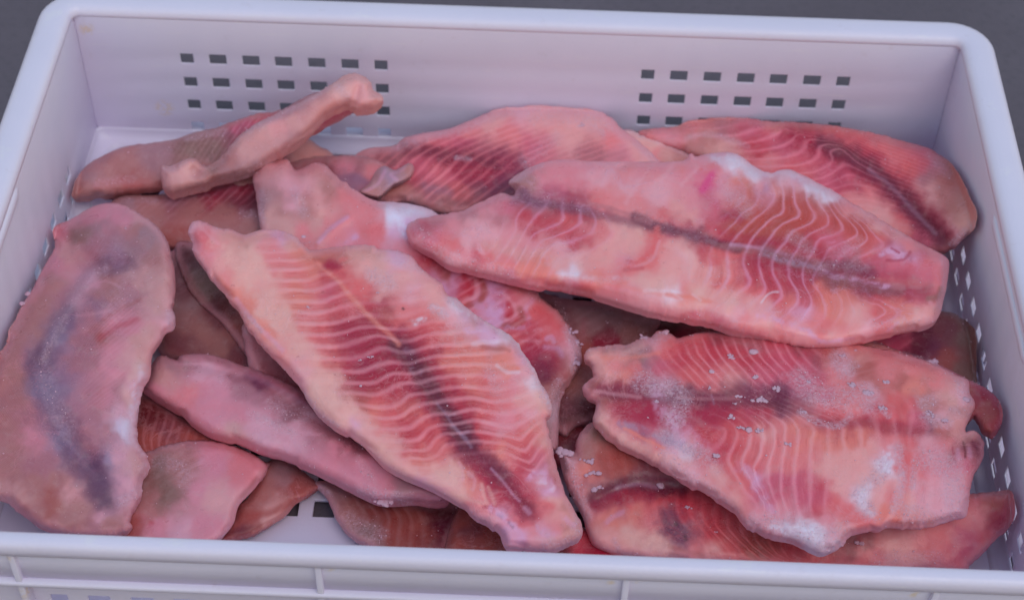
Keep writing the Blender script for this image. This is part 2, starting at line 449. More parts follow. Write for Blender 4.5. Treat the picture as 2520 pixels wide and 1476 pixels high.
def fillet(key, label, out, z, T_=8, w=42, cols=(), lines=(), strokes=(), relief=(), frost=(), g=5, seed=1, edge=('palepink', .5, 14), rag=1.6,
           line_col='palepink', grains=0, lump=1.2, group='frozen fish fillets heaped in the crate', parent=None, name='fish_fillet', tint=(1, 1, 1), thin=0.0, lift=0.0):
    P = catmull(out, True, 4)
    n = len(P); tt = np.arange(n)
    nrm = np.roll(P, -1, 0)-np.roll(P, 1, 0); nrm = np.stack([nrm[:, 1], -nrm[:, 0]], 1)/np.maximum(np.linalg.norm(nrm, axis=1), 1e-6)[:, None]
    rg = (fbm(tt*.30, tt*0+3.3, seed, 3)-.5)*2*rag*1.6 + (fbm(tt*.06, tt*0+9.3, seed+5, 2)-.5)*2*rag
    rg *= .35+1.3*smooth(.35, .7, fbm(tt*.035, tt*0+1.7, seed+9, 2))
    hf = (fbm(tt*.85, tt*0+5.1, seed+15, 2)-.5)*2*rag*1.5*smooth(.42, .62, fbm(tt*.05, tt*0+2.9, seed+19, 2))*.6
    P = P+nrm*(rg*.8+hf)[:, None]
    lo, hi = P.min(0)-g, P.max(0)+g
    nx, ny = int((hi[0]-lo[0])/g)+2, int((hi[1]-lo[1])/g)+2
    X, Y = np.meshgrid(lo[0]+np.arange(nx)*g, lo[1]+np.arange(ny)*g)
    Q = np.stack([X.ravel(), Y.ravel()], 1)
    ins = inside(Q, P)
    A = ins.reshape(ny, nx)
    cell = A[:-1, :-1] | A[1:, :-1] | A[:-1, 1:] | A[1:, 1:]
    idx = np.arange(nx*ny).reshape(ny, nx)
    quads = np.stack([idx[:-1, :-1][cell], idx[:-1, 1:][cell], idx[1:, 1:][cell], idx[1:, :-1][cell]], 1)
    used = np.unique(quads)
    d, near = segdist(Q[used], P, np.roll(P, -1, 0))
    iu = ins[used]
    q = np.where(iu[:, None], Q[used], near); d = np.where(iu, d, 0)
    # pull nearly-on-the-edge points onto it only when they belong to a border cell: keeps the rim clean
    remap = -np.ones(nx*ny, int); remap[used] = np.arange(len(used))
    quads = remap[quads][:, ::-1]
    zf = tps([(a, b) for a, b, c in z], [c for a, b, c in z]) if len(z) > 2 else tps([(0, 0)], [z[0][2]])
    lphase = None
    if lines:
        pts = []; vals = []
        for ph, L in lines:
            R = catmull(L, False, 30) if len(L) > 2 else np.asarray(L, float)
            R = R[::max(1, len(R)//7)] if len(R) > 9 else R
            for p in R: pts.append(p); vals.append(ph)
        lphase = tps(pts, vals, .004)
    def surf(q, d, sgn=1, ext=0.0):
        nw = fbm(q[:, 0]/95, q[:, 1]/95, seed+61, 2)
        t_ = np.minimum(d/(w*(.50+.65*nw)), 1)
        f = np.clip(1-(1-t_)**2.3, 0, 1)**(1/2.3)
        lip = smooth(.50, .66, fbm(q[:, 0]/60, q[:, 1]/60, seed+62, 2))
        f = f*(1-.62*lip*np.exp(-(d/11)**2))
        zz = zf(q)
        if sgn > 0:
            h = T_*f
            for pts, rw, rh in relief:
                h = h + rh*np.exp(-(pdist(q, pts)/rw)**2)*np.minimum(1, d/30)
            h = h + (fbm(q[:, 0]/70, q[:, 1]/70, seed+3, 3)-.5)*2*lump*1.25*np.minimum(1, d/24)
            h = h + (fbm(q[:, 0]/17, q[:, 1]/17, seed+4, 2)-.5)*.3*np.minimum(1, d/10)
        else:
            h = -T_*f*.9
        if sgn > 0:
            p = at(q, zz+h+ext)
        else:
            p = at(q, zz); p[:, 2] += h
        # walls: what would pass through a wall or the floor leans against it instead
        r = p-CC; k = np.ones(len(p))
        X1 = 275.5 if sgn > 0 else 278.5; Y1 = 194.5 if sgn > 0 else 196.8
        k = np.minimum(k, np.where(p[:, 0] > X1, (X1-CC[0])/np.where(np.abs(r[:, 0]) < 1, 1, r[:, 0]), 1))
        k = np.minimum(k, np.where(p[:, 0] < -X1, (-X1-CC[0])/np.where(np.abs(r[:, 0]) < 1, 1, r[:, 0]), 1))
        k = np.minimum(k, np.where(p[:, 1] > Y1, (Y1-CC[1])/r[:, 1], 1))
        p = CC+r*k[:, None]
        p[:, 2] = np.maximum(p[:, 2], .6 if sgn < 0 else 1.2)
        p[:, 1] = np.maximum(p[:, 1], -196)
        return p
    top = surf(q, d); bot = surf(q, d, -1)
    rim = d < 1e-6
    bot = np.where(rim[:, None], top, bot)
    # underside keeps clear of the top and inside the walls
    bot[:, 2] = np.minimum(bot[:, 2], top[:, 2])
    N = len(q)
    bidx = np.where(rim, np.arange(N), N+np.arange(N))
    V = np.vstack([top, bot])
    F = np.vstack([quads, bidx[quads][:, ::-1]])
    # drop border cells whose four corners all sit on the rim
    allrim = rim[quads].all(1)
    F = np.vstack([quads[~allrim], bidx[quads[~allrim]][:, ::-1]])
    usedv = np.unique(F); rm = -np.ones(len(V), int); rm[usedv] = np.arange(len(usedv)); F = rm[F]; V = V[usedv]
    # colours
    cp = []; cc = []; cs = []
    for f_, L in cols:
        for (x, y, nm, s) in L:
            cp.append(T(f_, [(x, y)])[0]); cc.append(alb(nm)); cs.append(s)
    cp = np.array(cp); cc = np.array(cc); cs = np.array(cs)
    def field(q):
        wob = np.stack([(fbm(q[:, 0]/32, q[:, 1]/32, seed+21, 3)-.5), (fbm(q[:, 0]/32, q[:, 1]/32, seed+22, 3)-.5)], 1)
        qq = q+wob*44
        out_c = np.zeros((len(q), 3)); out_s = np.zeros(len(q))
        for s in range(0, len(q), 20000):
            dd = ((qq[s:s+20000, None]-cp[None])**2).sum(2); W = 1/(dd+420)**1.9; W /= W.sum(1, keepdims=True)
            out_c[s:s+20000] = W @ cc; out_s[s:s+20000] = W @ cs
        lc = np.tile(alb(line_col), (len(q), 1))
        nz = fbm(q[:, 0]/14, q[:, 1]/14, seed+31, 3)
        for (pts, wd, nm, op) in strokes:
            pts = np.asarray(pts, float)
            if nm in ('dark', 'plum', 'crim', 'dusk') and wd > 9: wd = wd*1.5; op = min(.95, op*1.25) if op > 0 else op
            if nm in ('white', 'palepink', 'lilac', 'cream', 'peach') and wd < 11: op *= .6; wd *= 1.15
            bx = (pts.min(0)-wd*2.2, pts.max(0)+wd*2.2)
            m_ = ((qq >= bx[0]-10) & (qq <= bx[1]+10)).all(1)
            if not m_.any(): continue
            R = catmull(pts, False, 12) if len(pts) > 2 else pts
            dd = pdist(q[m_]+wob[m_]*min(wd*.6, 16), R)
            nn = nz[m_]
            a = abs(op)*smooth(1.0, .15, dd/(wd*(.65+.7*nn)))
            if nm in ('white', 'palepink', 'lilac', 'cream', 'bluegrey') and wd >= 10:
                a = a*(.25+.75*smooth(.36, .60, fbm(q[m_][:, 0]/9, q[m_][:, 1]/9, seed+71, 3)))
            out_c[m_] = out_c[m_]*(1-a[:, None])+alb(nm)*a[:, None]
            if op > 0: out_s[m_] = out_s[m_]*(1-a*.0)
            else: out_s[m_] = out_s[m_]*(1-a)
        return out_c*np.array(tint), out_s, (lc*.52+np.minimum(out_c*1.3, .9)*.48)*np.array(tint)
    c, s, lc = field(q)
    e = smooth(edge[2]*2, 0, d*(.6+.8*fbm(q[:, 0]/20, q[:, 1]/20, seed+41, 2)))*edge[1]
    c = c*(1-e[:, None])+alb(edge[0])*e[:, None]
    s = s*smooth(4, edge[2]*1.8, d)
    fr = np.zeros(len(q))+.06+.25*smooth(16, 0, d)
    for (pts, wd, am) in frost:
        R = catmull(pts, False, 12) if len(pts) > 2 else pts
        fr = np.maximum(fr, am*smooth(1.0, .2, pdist(q, R)/(wd*(.6+.8*fbm(q[:, 0]/18, q[:, 1]/18, seed+51, 3)))))
    ph = lphase(q) if lphase else (q[:, 0]*.6+q[:, 1])/26.
    two = lambda a: np.concatenate([a, a])[usedv]
    rgba = lambda a: np.hstack([two(a) if a.ndim == 1 else np.vstack([a, a])[usedv], np.ones((len(usedv), 1))])
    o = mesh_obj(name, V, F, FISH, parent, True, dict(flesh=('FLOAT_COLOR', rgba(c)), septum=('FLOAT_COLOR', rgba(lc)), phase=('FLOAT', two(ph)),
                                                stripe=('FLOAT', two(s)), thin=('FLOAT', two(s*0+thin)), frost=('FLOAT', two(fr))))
    if parent is None: tag(o, label, 'fish fillet', group)
    def point(pts):
        pts = np.asarray(pts, float); dd, _ = segdist(pts, P, np.roll(P, -1, 0)); dd = np.where(inside(pts, P), dd, 0)
        return surf(pts, dd)
    FILL[key] = dict(o=o, q=q, top=top, bot=bot, fr=fr, d=d, point=point, P=P)
    if grains: add_grains(key, grains, seed)
    return o

def lump_mesh(rng, r, sub=1, flat=.6, spiky=.3):
    import bmesh
    bm = bmesh.new(); bmesh.ops.create_icosphere(bm, subdivisions=sub, radius=1.0)
    V = np.array([v.co for v in bm.verts]); F = np.array([[v.index for v in f.verts] for f in bm.faces]); bm.free()
    V = V*(1+spiky*(rng.random((len(V), 1))*2-1))
    V = V*np.array([r*(.8+.5*rng.random()), r*(.7+.4*rng.random()), r*flat]); a = rng.random()*6.28
    ca, sa = math.cos(a), math.sin(a)
    V = np.stack([V[:, 0]*ca-V[:, 1]*sa, V[:, 0]*sa+V[:, 1]*ca, V[:, 2]], 1)
    return V, F

def add_grains(key, count, seed):
    D_ = FILL[key]; rng = np.random.default_rng(seed+77)
    p = D_['fr']**1.5+.012; p = np.where(D_['d'] > 1, p, p*.5); p = p/p.sum()
    k = rng.choice(len(p), size=count, p=p)
    Vs = []; Fs = []; n = 0
    for i in k:
        r = .14+.42*rng.random()**3
        V, F = lump_mesh(rng, r, 1, .7)
        c = D_['top'][i]+np.array([rng.normal()*1.0, rng.normal()*1.0, .0])*0
        Vs.append(V+c+np.array([0, 0, r*.2])); Fs.append(F+n); n += len(V)
    o = mesh_obj('frost_grains', np.vstack(Vs), np.vstack(Fs), GRAIN, D_['o'], False)
    tag(o, kind='stuff')

def ice_chip(key, xy, r, label, seed, group='ice chips scattered on the fillets', flat=.45, cluster=1):
    cluster = cluster if cluster == 1 else cluster+4; flat = flat*.62
    rng = np.random.default_rng(seed); c = FILL[key]['point']([xy])[0]
    Vs = []; Fs = []; n = 0
    for i in range(cluster):
        V, F = lump_mesh(rng, r if cluster == 1 else r*(.26+.42*rng.random()**1.5), 2, flat, .3)
        off = np.array([rng.normal()*r*.62, rng.normal()*r*.42, 0])*(cluster > 1)
        Vs.append(V+off); Fs.append(F+n); n += len(V)
    o = mesh_obj('ice_chip', np.vstack(Vs), np.vstack(Fs), ICE, None, False)
    o.location = [v*MM for v in (c+np.array([0, 0, r*flat*.45]))]
    return tag(o, label, 'ice chip', group)

# ================================================================== lowest layer, lying on the crate floor
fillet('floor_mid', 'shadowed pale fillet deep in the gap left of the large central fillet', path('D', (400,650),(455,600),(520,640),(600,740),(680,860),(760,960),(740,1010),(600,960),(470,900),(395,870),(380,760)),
       [(0,0,12)], 8, 40, [('c4', [(1150,600,'dusk',.1),(1250,900,'tan',0),(1400,980,'tan',0),(1500,1050,'dusk',0),(1200,720,'ash',0),(1350,800,'dusk',.1),(1150,1000,'dusk',0)])], tint=(.7,.7,.7), seed=11, g=7)  # dusk tones and tint put the shade of the gap into the colour
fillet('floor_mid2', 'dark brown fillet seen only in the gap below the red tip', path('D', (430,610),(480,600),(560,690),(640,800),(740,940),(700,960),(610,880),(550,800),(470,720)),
       [(0,0,22)], 5, 30, [('c4', [(1150,450,'deep',.1),(1350,780,'deep',.1),(1250,640,'olive',.1),(1450,900,'brown',0),(1600,1000,'dusk',0)])], tint=(.7,.7,.7), seed=12, g=7)  # tint darkens the flesh colour further, painted shade of the gap
fillet('under_a', 'thin frayed fillet edge tucked under the left side of the central fillet', path('D', (595,800),(640,820),(720,900),(800,980),(880,1080),(840,1090),(740,1040),(650,960),(615,900)),
       [(0,0,30)], 5, 24, [('c4', [(1540,850,'ash',0),(1570,1000,'mauve',0),(1620,1120,'mauve',0),(1700,1150,'dusk',0),(1850,1230,'dusk',0)])], seed=13, g=6, rag=3)
fillet('left_deep', 'dark reddish striped fillet lying under the long pale roll', path('D', (330,960),(400,990),(500,1050),(640,1130),(660,1150),(560,1260),(440,1330),(330,1335),(300,1200),(300,1050)),
       [(0,0,13)], 8, 40, [('c5', [(870,380,'deep',.2),(870,580,'brown',.4),(960,500,'dusk',.4),(1050,600,'brown',.2),(1000,800,'olive',.1),(900,850,'olive',0)])],
       lines=[(k, path('c5', (860+50*k, 400+10*k), (830+45*k, 560+20*k), (900+55*k, 700+30*k))) for k in range(0, 7)], seed=14, g=5)
fillet('left_pink', 'pink fillet with a greenish brown patch under the grey-striped left fillet', path('c5', (700,760),(760,660),(900,600),(1050,560),(1250,560),(1420,610),(1545,690),(1520,770),(1440,870),(1385,930),(1350,1040),(1280,1115),(1150,1180),(900,1180),(700,1140)),
       [(0,0,24)], 7, 40, [('c5', [(800,700,'brown',.1),(930,720,'olive',.2),(960,860,'olive',0),(900,960,'tan',0),(1050,720,'tan',.2),(1150,850,'pink',0),(1250,680,'pink',0),(1400,700,'salmon',0),(1250,900,'peach',0),(1200,1060,'pink',0),(900,1050,'pink',0),(1050,1080,'palepink',0),(780,1050,'brown',0)]),],
       strokes=[(path('c5',(980,790),(960,860),(940,930)),26,'olive',.5),(path('c5',(870,1025),(880,1030)),9,'red',.6),(path('c5',(1500,650),(1540,700),(1400,880)),10,'brown',.45)], frost=[(path('c5',(900,680),(1050,700),(1070,790)),30,.5)], tint=(.86,.92,1.0), seed=15, g=4, grains=60)
fillet('left_sliver', 'flat pinkish brown fillet with a dark lower edge at the front left', path('c5', (1540,690),(1650,660),(1830,790),(1860,820),(1720,920),(1640,1000),(1520,1070),(1420,1120),(1280,1130),(1330,1040),(1380,930),(1450,860)),
       [(0,0,8)], 5, 26, [('c5', [(1650,740,'ash',0),(1500,900,'tan',0),(1700,820,'brown',0),(1450,1000,'brown',0),(1400,1080,'dusk',0),(1560,960,'beige',0)])],
       strokes=[(path('c5',(1330,1060),(1450,1000),(1620,950),(1800,830)),16,'brown',.7),(path('c5',(1290,1110),(1400,1090),(1500,1050)),16,'deep',.5)], edge=('brown',.5,12), tint=(.9,.95,1), seed=16, g=4)
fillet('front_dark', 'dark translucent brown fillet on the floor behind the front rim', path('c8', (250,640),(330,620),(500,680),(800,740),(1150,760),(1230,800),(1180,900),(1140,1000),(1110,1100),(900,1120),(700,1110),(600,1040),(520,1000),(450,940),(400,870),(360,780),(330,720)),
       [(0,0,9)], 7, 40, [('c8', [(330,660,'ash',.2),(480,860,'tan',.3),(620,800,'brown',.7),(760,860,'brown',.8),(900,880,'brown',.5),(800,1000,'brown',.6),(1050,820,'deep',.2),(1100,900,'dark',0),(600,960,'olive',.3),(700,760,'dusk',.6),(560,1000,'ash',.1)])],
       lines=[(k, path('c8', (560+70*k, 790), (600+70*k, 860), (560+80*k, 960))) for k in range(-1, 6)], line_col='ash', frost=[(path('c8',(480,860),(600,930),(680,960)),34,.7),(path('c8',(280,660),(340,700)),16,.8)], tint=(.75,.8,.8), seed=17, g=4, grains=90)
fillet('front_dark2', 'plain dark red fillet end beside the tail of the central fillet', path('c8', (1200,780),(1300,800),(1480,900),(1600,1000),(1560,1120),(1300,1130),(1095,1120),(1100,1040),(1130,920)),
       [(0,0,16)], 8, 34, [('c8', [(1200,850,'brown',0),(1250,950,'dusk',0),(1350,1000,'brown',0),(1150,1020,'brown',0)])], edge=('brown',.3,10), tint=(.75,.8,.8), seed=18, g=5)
fillet('front_gap', 'deep red fillet showing in the gap at the front rim', path('D', (1340,1320),(1400,1290),(1440,1300),(1520,1370),(1500,1400),(1380,1400),(1330,1380)),
       [(0,0,10)], 7, 34, [('D', [(1420,1340,'red',0),(1460,1370,'crim',0),(1380,1360,'deep',0)])], edge=('red',.3,10), seed=19, g=6)
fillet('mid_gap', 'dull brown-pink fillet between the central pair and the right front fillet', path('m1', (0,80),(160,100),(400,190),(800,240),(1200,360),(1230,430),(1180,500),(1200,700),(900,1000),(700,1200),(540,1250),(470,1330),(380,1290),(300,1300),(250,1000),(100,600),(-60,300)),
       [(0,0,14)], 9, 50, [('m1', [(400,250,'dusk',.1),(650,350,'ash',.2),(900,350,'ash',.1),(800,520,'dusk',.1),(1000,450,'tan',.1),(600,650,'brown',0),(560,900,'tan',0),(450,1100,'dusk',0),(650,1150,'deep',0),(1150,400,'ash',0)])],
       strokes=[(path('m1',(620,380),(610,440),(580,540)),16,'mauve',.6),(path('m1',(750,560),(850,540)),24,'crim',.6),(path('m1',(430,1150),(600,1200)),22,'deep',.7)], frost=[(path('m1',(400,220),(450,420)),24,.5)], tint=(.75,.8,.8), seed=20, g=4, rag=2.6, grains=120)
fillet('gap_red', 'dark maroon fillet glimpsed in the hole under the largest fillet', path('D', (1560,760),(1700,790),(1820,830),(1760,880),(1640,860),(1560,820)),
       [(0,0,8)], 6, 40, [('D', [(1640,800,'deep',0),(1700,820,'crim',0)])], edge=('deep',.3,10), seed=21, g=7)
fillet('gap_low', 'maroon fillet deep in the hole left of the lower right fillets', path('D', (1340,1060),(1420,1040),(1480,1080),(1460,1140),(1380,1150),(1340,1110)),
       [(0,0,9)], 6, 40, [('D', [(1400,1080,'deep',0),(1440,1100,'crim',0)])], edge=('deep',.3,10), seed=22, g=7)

# ================================================================== back left
fillet('bl_pale', 'pale rounded fillet end behind the narrow brown striped fillet', path('c1', (1300,1000),(1500,880),(1750,800),(1850,850),(1930,900),(1950,1000),(1700,1060),(1400,1100)),
       [(0,0,20)], 8, 36, [('c1', [(1500,950,'tan',0),(1750,850,'beige',0),(1850,900,'beige',0),(1600,1000,'ash',.2)])], edge=('tan',.3,10), seed=31, g=6)
fillet('bl_striped', 'long brown-pink fillet with dark red stripes under the curled back left fillet', path('c1', (640,1180),(730,1130),(900,1130),(1200,1080),(1500,1010),(1700,930),(1900,900),(2100,905),(2230,950),(2300,1010),(2270,1080),(2180,1140),(2000,1200),(1700,1300),(1500,1380),(1300,1420),(1000,1440),(850,1360),(700,1240)),
       [(100,470,12),(400,420,16),(900,420,30),(500,600,14),(300,500,12)], 8, 60,
       [('c1', [(700,1170,'ash',0),(850,1180,'tan',.5),(1050,1150,'mauve',.9),(1250,1130,'crim',1),(1430,1120,'crim',1),(1500,1160,'dark',.6),(1350,1060,'rose',.9),(1600,1000,'rose',.7),(1800,960,'mauve',.6),(2000,930,'pink',.2),(2100,960,'mauve',.1),(900,1260,'tan',0),(1100,1240,'tan',0),(1300,1260,'tan',0),(1450,1300,'tan',0),(1000,1350,'brown',0),(1200,1350,'tan',0),(1500,1220,'ash',0),(2050,1040,'grey',0),(1900,1000,'dusk',.3),(2180,1000,'salmon',0)])],
       lines=[(k, path('c1', (820+62*k, 1130-14*k), (770+62*k, 1180-10*k), (700+62*k, 1230-8*k))) for k in range(0, 20, 2)],
       strokes=[(path('c1',(1350,1170),(1500,1190)),22,'dark',.5),(path('c1',(1900,1040),(2050,1030),(2150,1080)),14,'grey',.6)], relief=[(path('c1',(900,1210),(1300,1180),(1500,1160)),22,-2.5)],
       edge=('tan',.4,12), frost=[(path('c1',(700,1140),(900,1160)),16,.6),(path('c1',(1400,1230),(1450,1240)),18,.6)], line_col='mauve', tint=(.85,.9,.95), seed=32, g=4, rag=1.4, grains=110)
tl = fillet('bl_tail', 'thin', path('c1', (2080,1110),(2140,1060),(2180,990),(2230,960),(2290,985),(2370,945),(2400,970),(2385,1020),(2320,1060),(2280,1075),(2230,1120),(2190,1145),(2120,1130)),
       [(0,0,40)], 4, 14, [('c1', [(2200,1040,'ash',0),(2260,1000,'bluegrey',0),(2370,980,'tan',0),(2140,1110,'tan',0),(2320,1020,'ash',0)])],
       strokes=[(path('c1',(2110,1110),(2190,1070),(2230,990)),6,'lilac',.6),(path('c1',(2300,1040),(2265,1010),(2320,990),(2350,960)),6,'lilac',.7)], edge=('ash',.4,6), seed=33, g=3, name='curled_tail', parent=FILL['bl_striped']['o'], rag=.8)
fillet('bl_back', 'brownish fillet curled into a roll and standing up at the back left', path('c1', (430,1150),(425,1090),(450,1020),(510,950),(600,900),(720,850),(850,830),(1000,810),(1120,770),(1270,735),(1360,700),(1480,660),(1620,640),(1750,570),(1850,530),(1950,490),(2050,470),(2090,560),(2080,620),(1980,690),(1850,760),(1700,850),(1500,960),(1300,1030),(1050,1080),(800,1110),(600,1140)),
       [(185,480,14),(300,400,24),(450,400,28),(600,350,38),(750,290,52),(880,215,62),(500,460,22)], 9, 44,
       [('c1', [(450,1130,'tan',0),(520,1020,'ash',0),(700,920,'tan',0),(620,1050,'tan',.1),(850,1050,'tan',0),(900,900,'ash',0),(1100,850,'olive',.2),(1250,860,'olive',.3),(1350,770,'dusk',.3),(1150,980,'tan',.1),(1400,720,'rose',.6),(1550,690,'red',.8),(1650,640,'crim',.8),(1500,680,'coral',.6),(1750,590,'mauve',.4),(1900,520,'ash',.2),(1850,720,'rose',0),(2000,640,'rose',0),(750,1100,'brown',0)])],
       lines=[(k, path('c1', (1350+50*k, 700-22*k), (1250+45*k, 850-16*k))) for k in range(-2, 9, 2)],
       strokes=[(path('c1',(560,1080),(700,1060),(850,1070)),20,'coral',.25)], edge=('tan',.45,10), frost=[(path('c1',(1080,800),(1300,760)),16,.7),(path('c1',(560,1060),(760,1040)),18,.5)], tint=(.84,.88,.95), seed=34, g=4, rag=1.4, grains=120)
fillet('bl_roll', 'roll', path('c1', (930,1010),(945,960),(985,965),(1060,930),(1130,920),(1200,960),(1290,900),(1380,800),(1480,720),(1600,660),(1740,590),(1850,530),(1940,480),(1990,440),(2060,425),(2120,450),(2150,480),(2160,520),(2210,550),(2218,590),(2160,635),(2100,645),(2040,630),(1990,615),(1900,680),(1800,780),(1650,890),(1540,960),(1400,1020),(1250,1060),(1100,1100),(1000,1125),(950,1090)),
       [(400,450,36),(520,430,42),(650,350,58),(800,270,74),(900,220,84)], 11, 34,
       [('c1', [(960,1000,'beige',0),(1060,970,'cream',0),(1000,1090,'beige',0),(1150,960,'tan',0),(1230,960,'olive',0),(1200,1040,'tan',0),(1350,1000,'ash',0),(1300,900,'tan',0),(1450,870,'beige',0),(1500,760,'beige',0),(1600,720,'peach',0),(1700,700,'beige',0),(1850,600,'beige',0),(1800,560,'mauve',0),(1650,640,'mauve',0),(1960,520,'cream',0),(2050,460,'beige',0),(2100,520,'peach',0),(2090,560,'peach',0),(2180,590,'beige',0),(1700,800,'ash',0),(1500,960,'ash',0),(1900,650,'beige',0)])],
       strokes=[(path('c1',(1500,730),(1700,610),(1900,500)),16,'mauve',.6),(path('c1',(2060,450),(2100,530),(2090,600)),16,'peach',.5),(path('c1',(1940,520),(2000,560)),14,'cream',.6)],
       relief=[(path('c1',(1150,980),(1250,900)),20,-4),(path('c1',(2080,500),(2050,600)),10,-1.5)],
       frost=[(path('c1',(1450,750),(1700,620),(1900,510)),16,.8),(path('c1',(1950,500),(2010,570)),18,.8),(path('c1',(1030,1120),(1300,1050),(1600,930)),20,.7),(path('c1',(940,980),(1000,970)),14,.8)], edge=('beige',.5,12),
       tint=(.88,.87,.96), seed=35, g=4, name='curled_edge', parent=FILL['bl_back']['o'], rag=1.6, grains=160, lump=.35)

# ================================================================== back centre and right
fillet('back_sliver', 'small pale fillet wedged behind the largest fillet', path('c2', (1560,300),(1700,330),(1850,390),(1950,430),(2100,480),(2050,560),(1800,560),(1600,480)),
       [(0,0,30)], 7, 34, [('c2', [(1700,360,'cream',0),(1850,430,'beige',0),(1900,480,'tan',0),(1700,450,'salmon',0)])], edge=('white',.4,8), seed=41, g=6)
fillet('back_mid', 'frosty arched fillet with dark red stripes leaning on the back wall', path('c2', (20,440),(90,405),(240,390),(300,345),(400,320),(560,290),(700,235),(830,180),(960,165),(1100,155),(1260,170),(1400,185),(1500,230),(1560,290),(1640,350),(1700,400),(1780,470),(1850,560),(1600,720),(1200,800),(800,800),(560,790),(450,770),(300,720),(160,720),(20,640),(-60,520)),
       [(880,385,24),(1150,300,34),(1400,265,38),(1620,380,36),(1250,430,32),(1100,520,24),(920,480,22)], 9, 70,
       [('c2', [(60,430,'mauve',.5),(240,410,'dusk',.7),(450,440,'rose',.8),(420,360,'salmon',.6),(650,300,'salmon',.4),(620,400,'rose',.7),(800,230,'peach',.1),(1000,210,'palepink',0),(1100,270,'peach',.1),(900,330,'salmon',.6),(1050,380,'rose',.7),(1250,300,'peach',.1),(1400,260,'peach',0),(1500,340,'salmon',.2),(1400,430,'mauve',.5),(1550,440,'pink',.3),(1650,420,'peach',0),(700,470,'mauve',.7),(850,480,'plum',.6),(620,520,'crim',.9),(740,540,'crim',.8),(500,540,'salmon',1),(420,500,'rose',.9),(350,560,'rose',.9),(600,640,'coral',1),(480,640,'mauve',.9),(750,640,'dusk',.7),(850,620,'dark',.3),(350,680,'tan',.3),(550,730,'tan',.1),(250,650,'tan',.2),(900,560,'plum',.3)])],
       lines=[(k, path('c2', (180+78*k, 700), (270+78*k, 630), (360+80*k, 560), (440+84*k, 470), (560+90*k,400), (700+95*k, 340))) for k in range(-1, 10)],
       strokes=[(path('c2',(640,470),(820,540),(760,640)),40,'plum',.4),(path('c2',(300,560),(500,640),(700,700)),26,'dusk',.35),(path('c2',(450,440),(700,480),(900,500)),34,'crim',.45),(path('c2',(380,560),(560,560)),34,'rose',.5),(path('c2',(1300,430),(1550,450)),26,'mauve',.5),(path('c2',(250,400),(450,430),(650,470),(800,500)),20,'dark',.6),(path('c2',(620,510),(780,560)),26,'crim',.6),(path('c2',(420,620),(560,660)),18,'grey',.4),(path('c2',(500,720),(700,735)),14,'dusk',.5)],
       relief=[(path('c2',(100,430),(450,440),(800,500)),22,-2.5)], frost=[(path('c2',(250,380),(600,280),(900,190),(1300,190),(1560,300)),30,.9),(path('c2',(950,190),(1300,220),(1450,280)),40,.8),(path('c2',(1650,380),(1780,480)),18,.9),(path('c2',(1180,340),(1000,480)),30,.5),(path('c2',(600,460),(680,470)),10,.9)],
       edge=('palepink',.6,16), line_col='salmon', seed=42, g=3.6, rag=2, grains=420)
fillet('back_right', 'reddish fillet with a broad dark stripe in the back right corner', path('c3', (260,770),(330,745),(470,735),(560,700),(700,685),(850,685),(1000,700),(1180,705),(1400,730),(1600,765),(1800,820),(1950,860),(2060,930),(2130,1020),(2180,1130),(2220,1220),(2215,1310),(2150,1380),(2080,1440),(1900,1480),(1500,1400),(1000,1050),(700,950),(500,870),(330,820)),
       [(1580,330,30),(1800,300,36),(2050,310,44),(2330,390,48),(2390,520,64),(2250,600,34),(1900,450,38),(1700,400,30)], 8, 60,
       [('c3', [(300,775,'salmon',.1),(450,790,'pink',.1),(640,810,'tan',0),(700,860,'beige',0),(800,930,'beige',0),(600,740,'salmon',.3),(750,740,'mauve',.7),(900,760,'rose',.9),(1050,730,'salmon',.9),(950,850,'red',1),(1100,840,'rose',1),(1250,870,'red',.9),(1000,940,'salmon',.6),(1200,960,'coral',.9),(1400,1000,'rose',.7),(1450,1080,'rose',.4),(1300,760,'coral',.8),(1500,830,'coral',.9),(1700,880,'salmon',.8),(1900,930,'rose',.6),(1600,900,'red',.6),(1800,1010,'coral',.5),(1950,1010,'mauve',.3),(2050,1050,'brown',.1),(1950,1100,'peach',.1),(2100,1180,'tan',0),(1500,1100,'coral',.4),(1650,1210,'peach',.3),(1550,1150,'salmon',.3),(1800,1300,'coral',.2),(1900,1370,'rose',.1),(2150,1300,'beige',0),(2100,1370,'palepink',0),(1700,1300,'peach',0)])],
       lines=[(k, path('c3', (700+68*k, 790+44*k), (820+70*k, 785+44*k), (960+72*k, 745+48*k), (1040+80*k, 715+30*k))) for k in range(-1, 6)]+[(-3-k*1.0, path('c3', (1180-30*k+0, 720+0*k), (1450, 770+42*k), (1700, 850+52*k), (1950, 930+75*k))) for k in range(0, 1)],
       strokes=[(path('c3',(900,720),(1100,840),(1350,960),(1500,1050)),50,'rose',.5),(path('c3',(1300,770),(1700,880),(1900,950)),30,'coral',.5),(path('c3',(1180,760),(1330,830),(1480,900),(1620,1000),(1760,1110),(1900,1250),(2040,1390)),42,'crim',.75),(path('c3',(1330,830),(1480,900),(1620,1000),(1760,1110),(1900,1260),(2030,1390)),25,'dark',.68),
                (path('c3',(1600,985),(1750,1100),(1860,1220),(1990,1360)),8,'grey',.55),(path('c3',(1420,1020),(1450,1080),(1540,1120)),20,'crim',.4),
                (path('c3',(1480,1150),(1650,1230),(1800,1330)),28,'peach',.5),(path('c3',(540,820),(600,785),(700,790),(800,830)),7,'palepink',.4)],
       relief=[(path('c3',(1300,820),(1620,1000),(2040,1390)),26,-2.6)], frost=[(path('c3',(540,800),(700,780),(900,850)),12,.6),(path('c3',(2080,1420),(2210,1300)),18,.9),(path('c3',(1950,900),(2050,1000)),20,.5)],
       edge=('tan',.4,16), line_col='pink', thin=.7, seed=43, g=3.6, rag=1.5, grains=200)

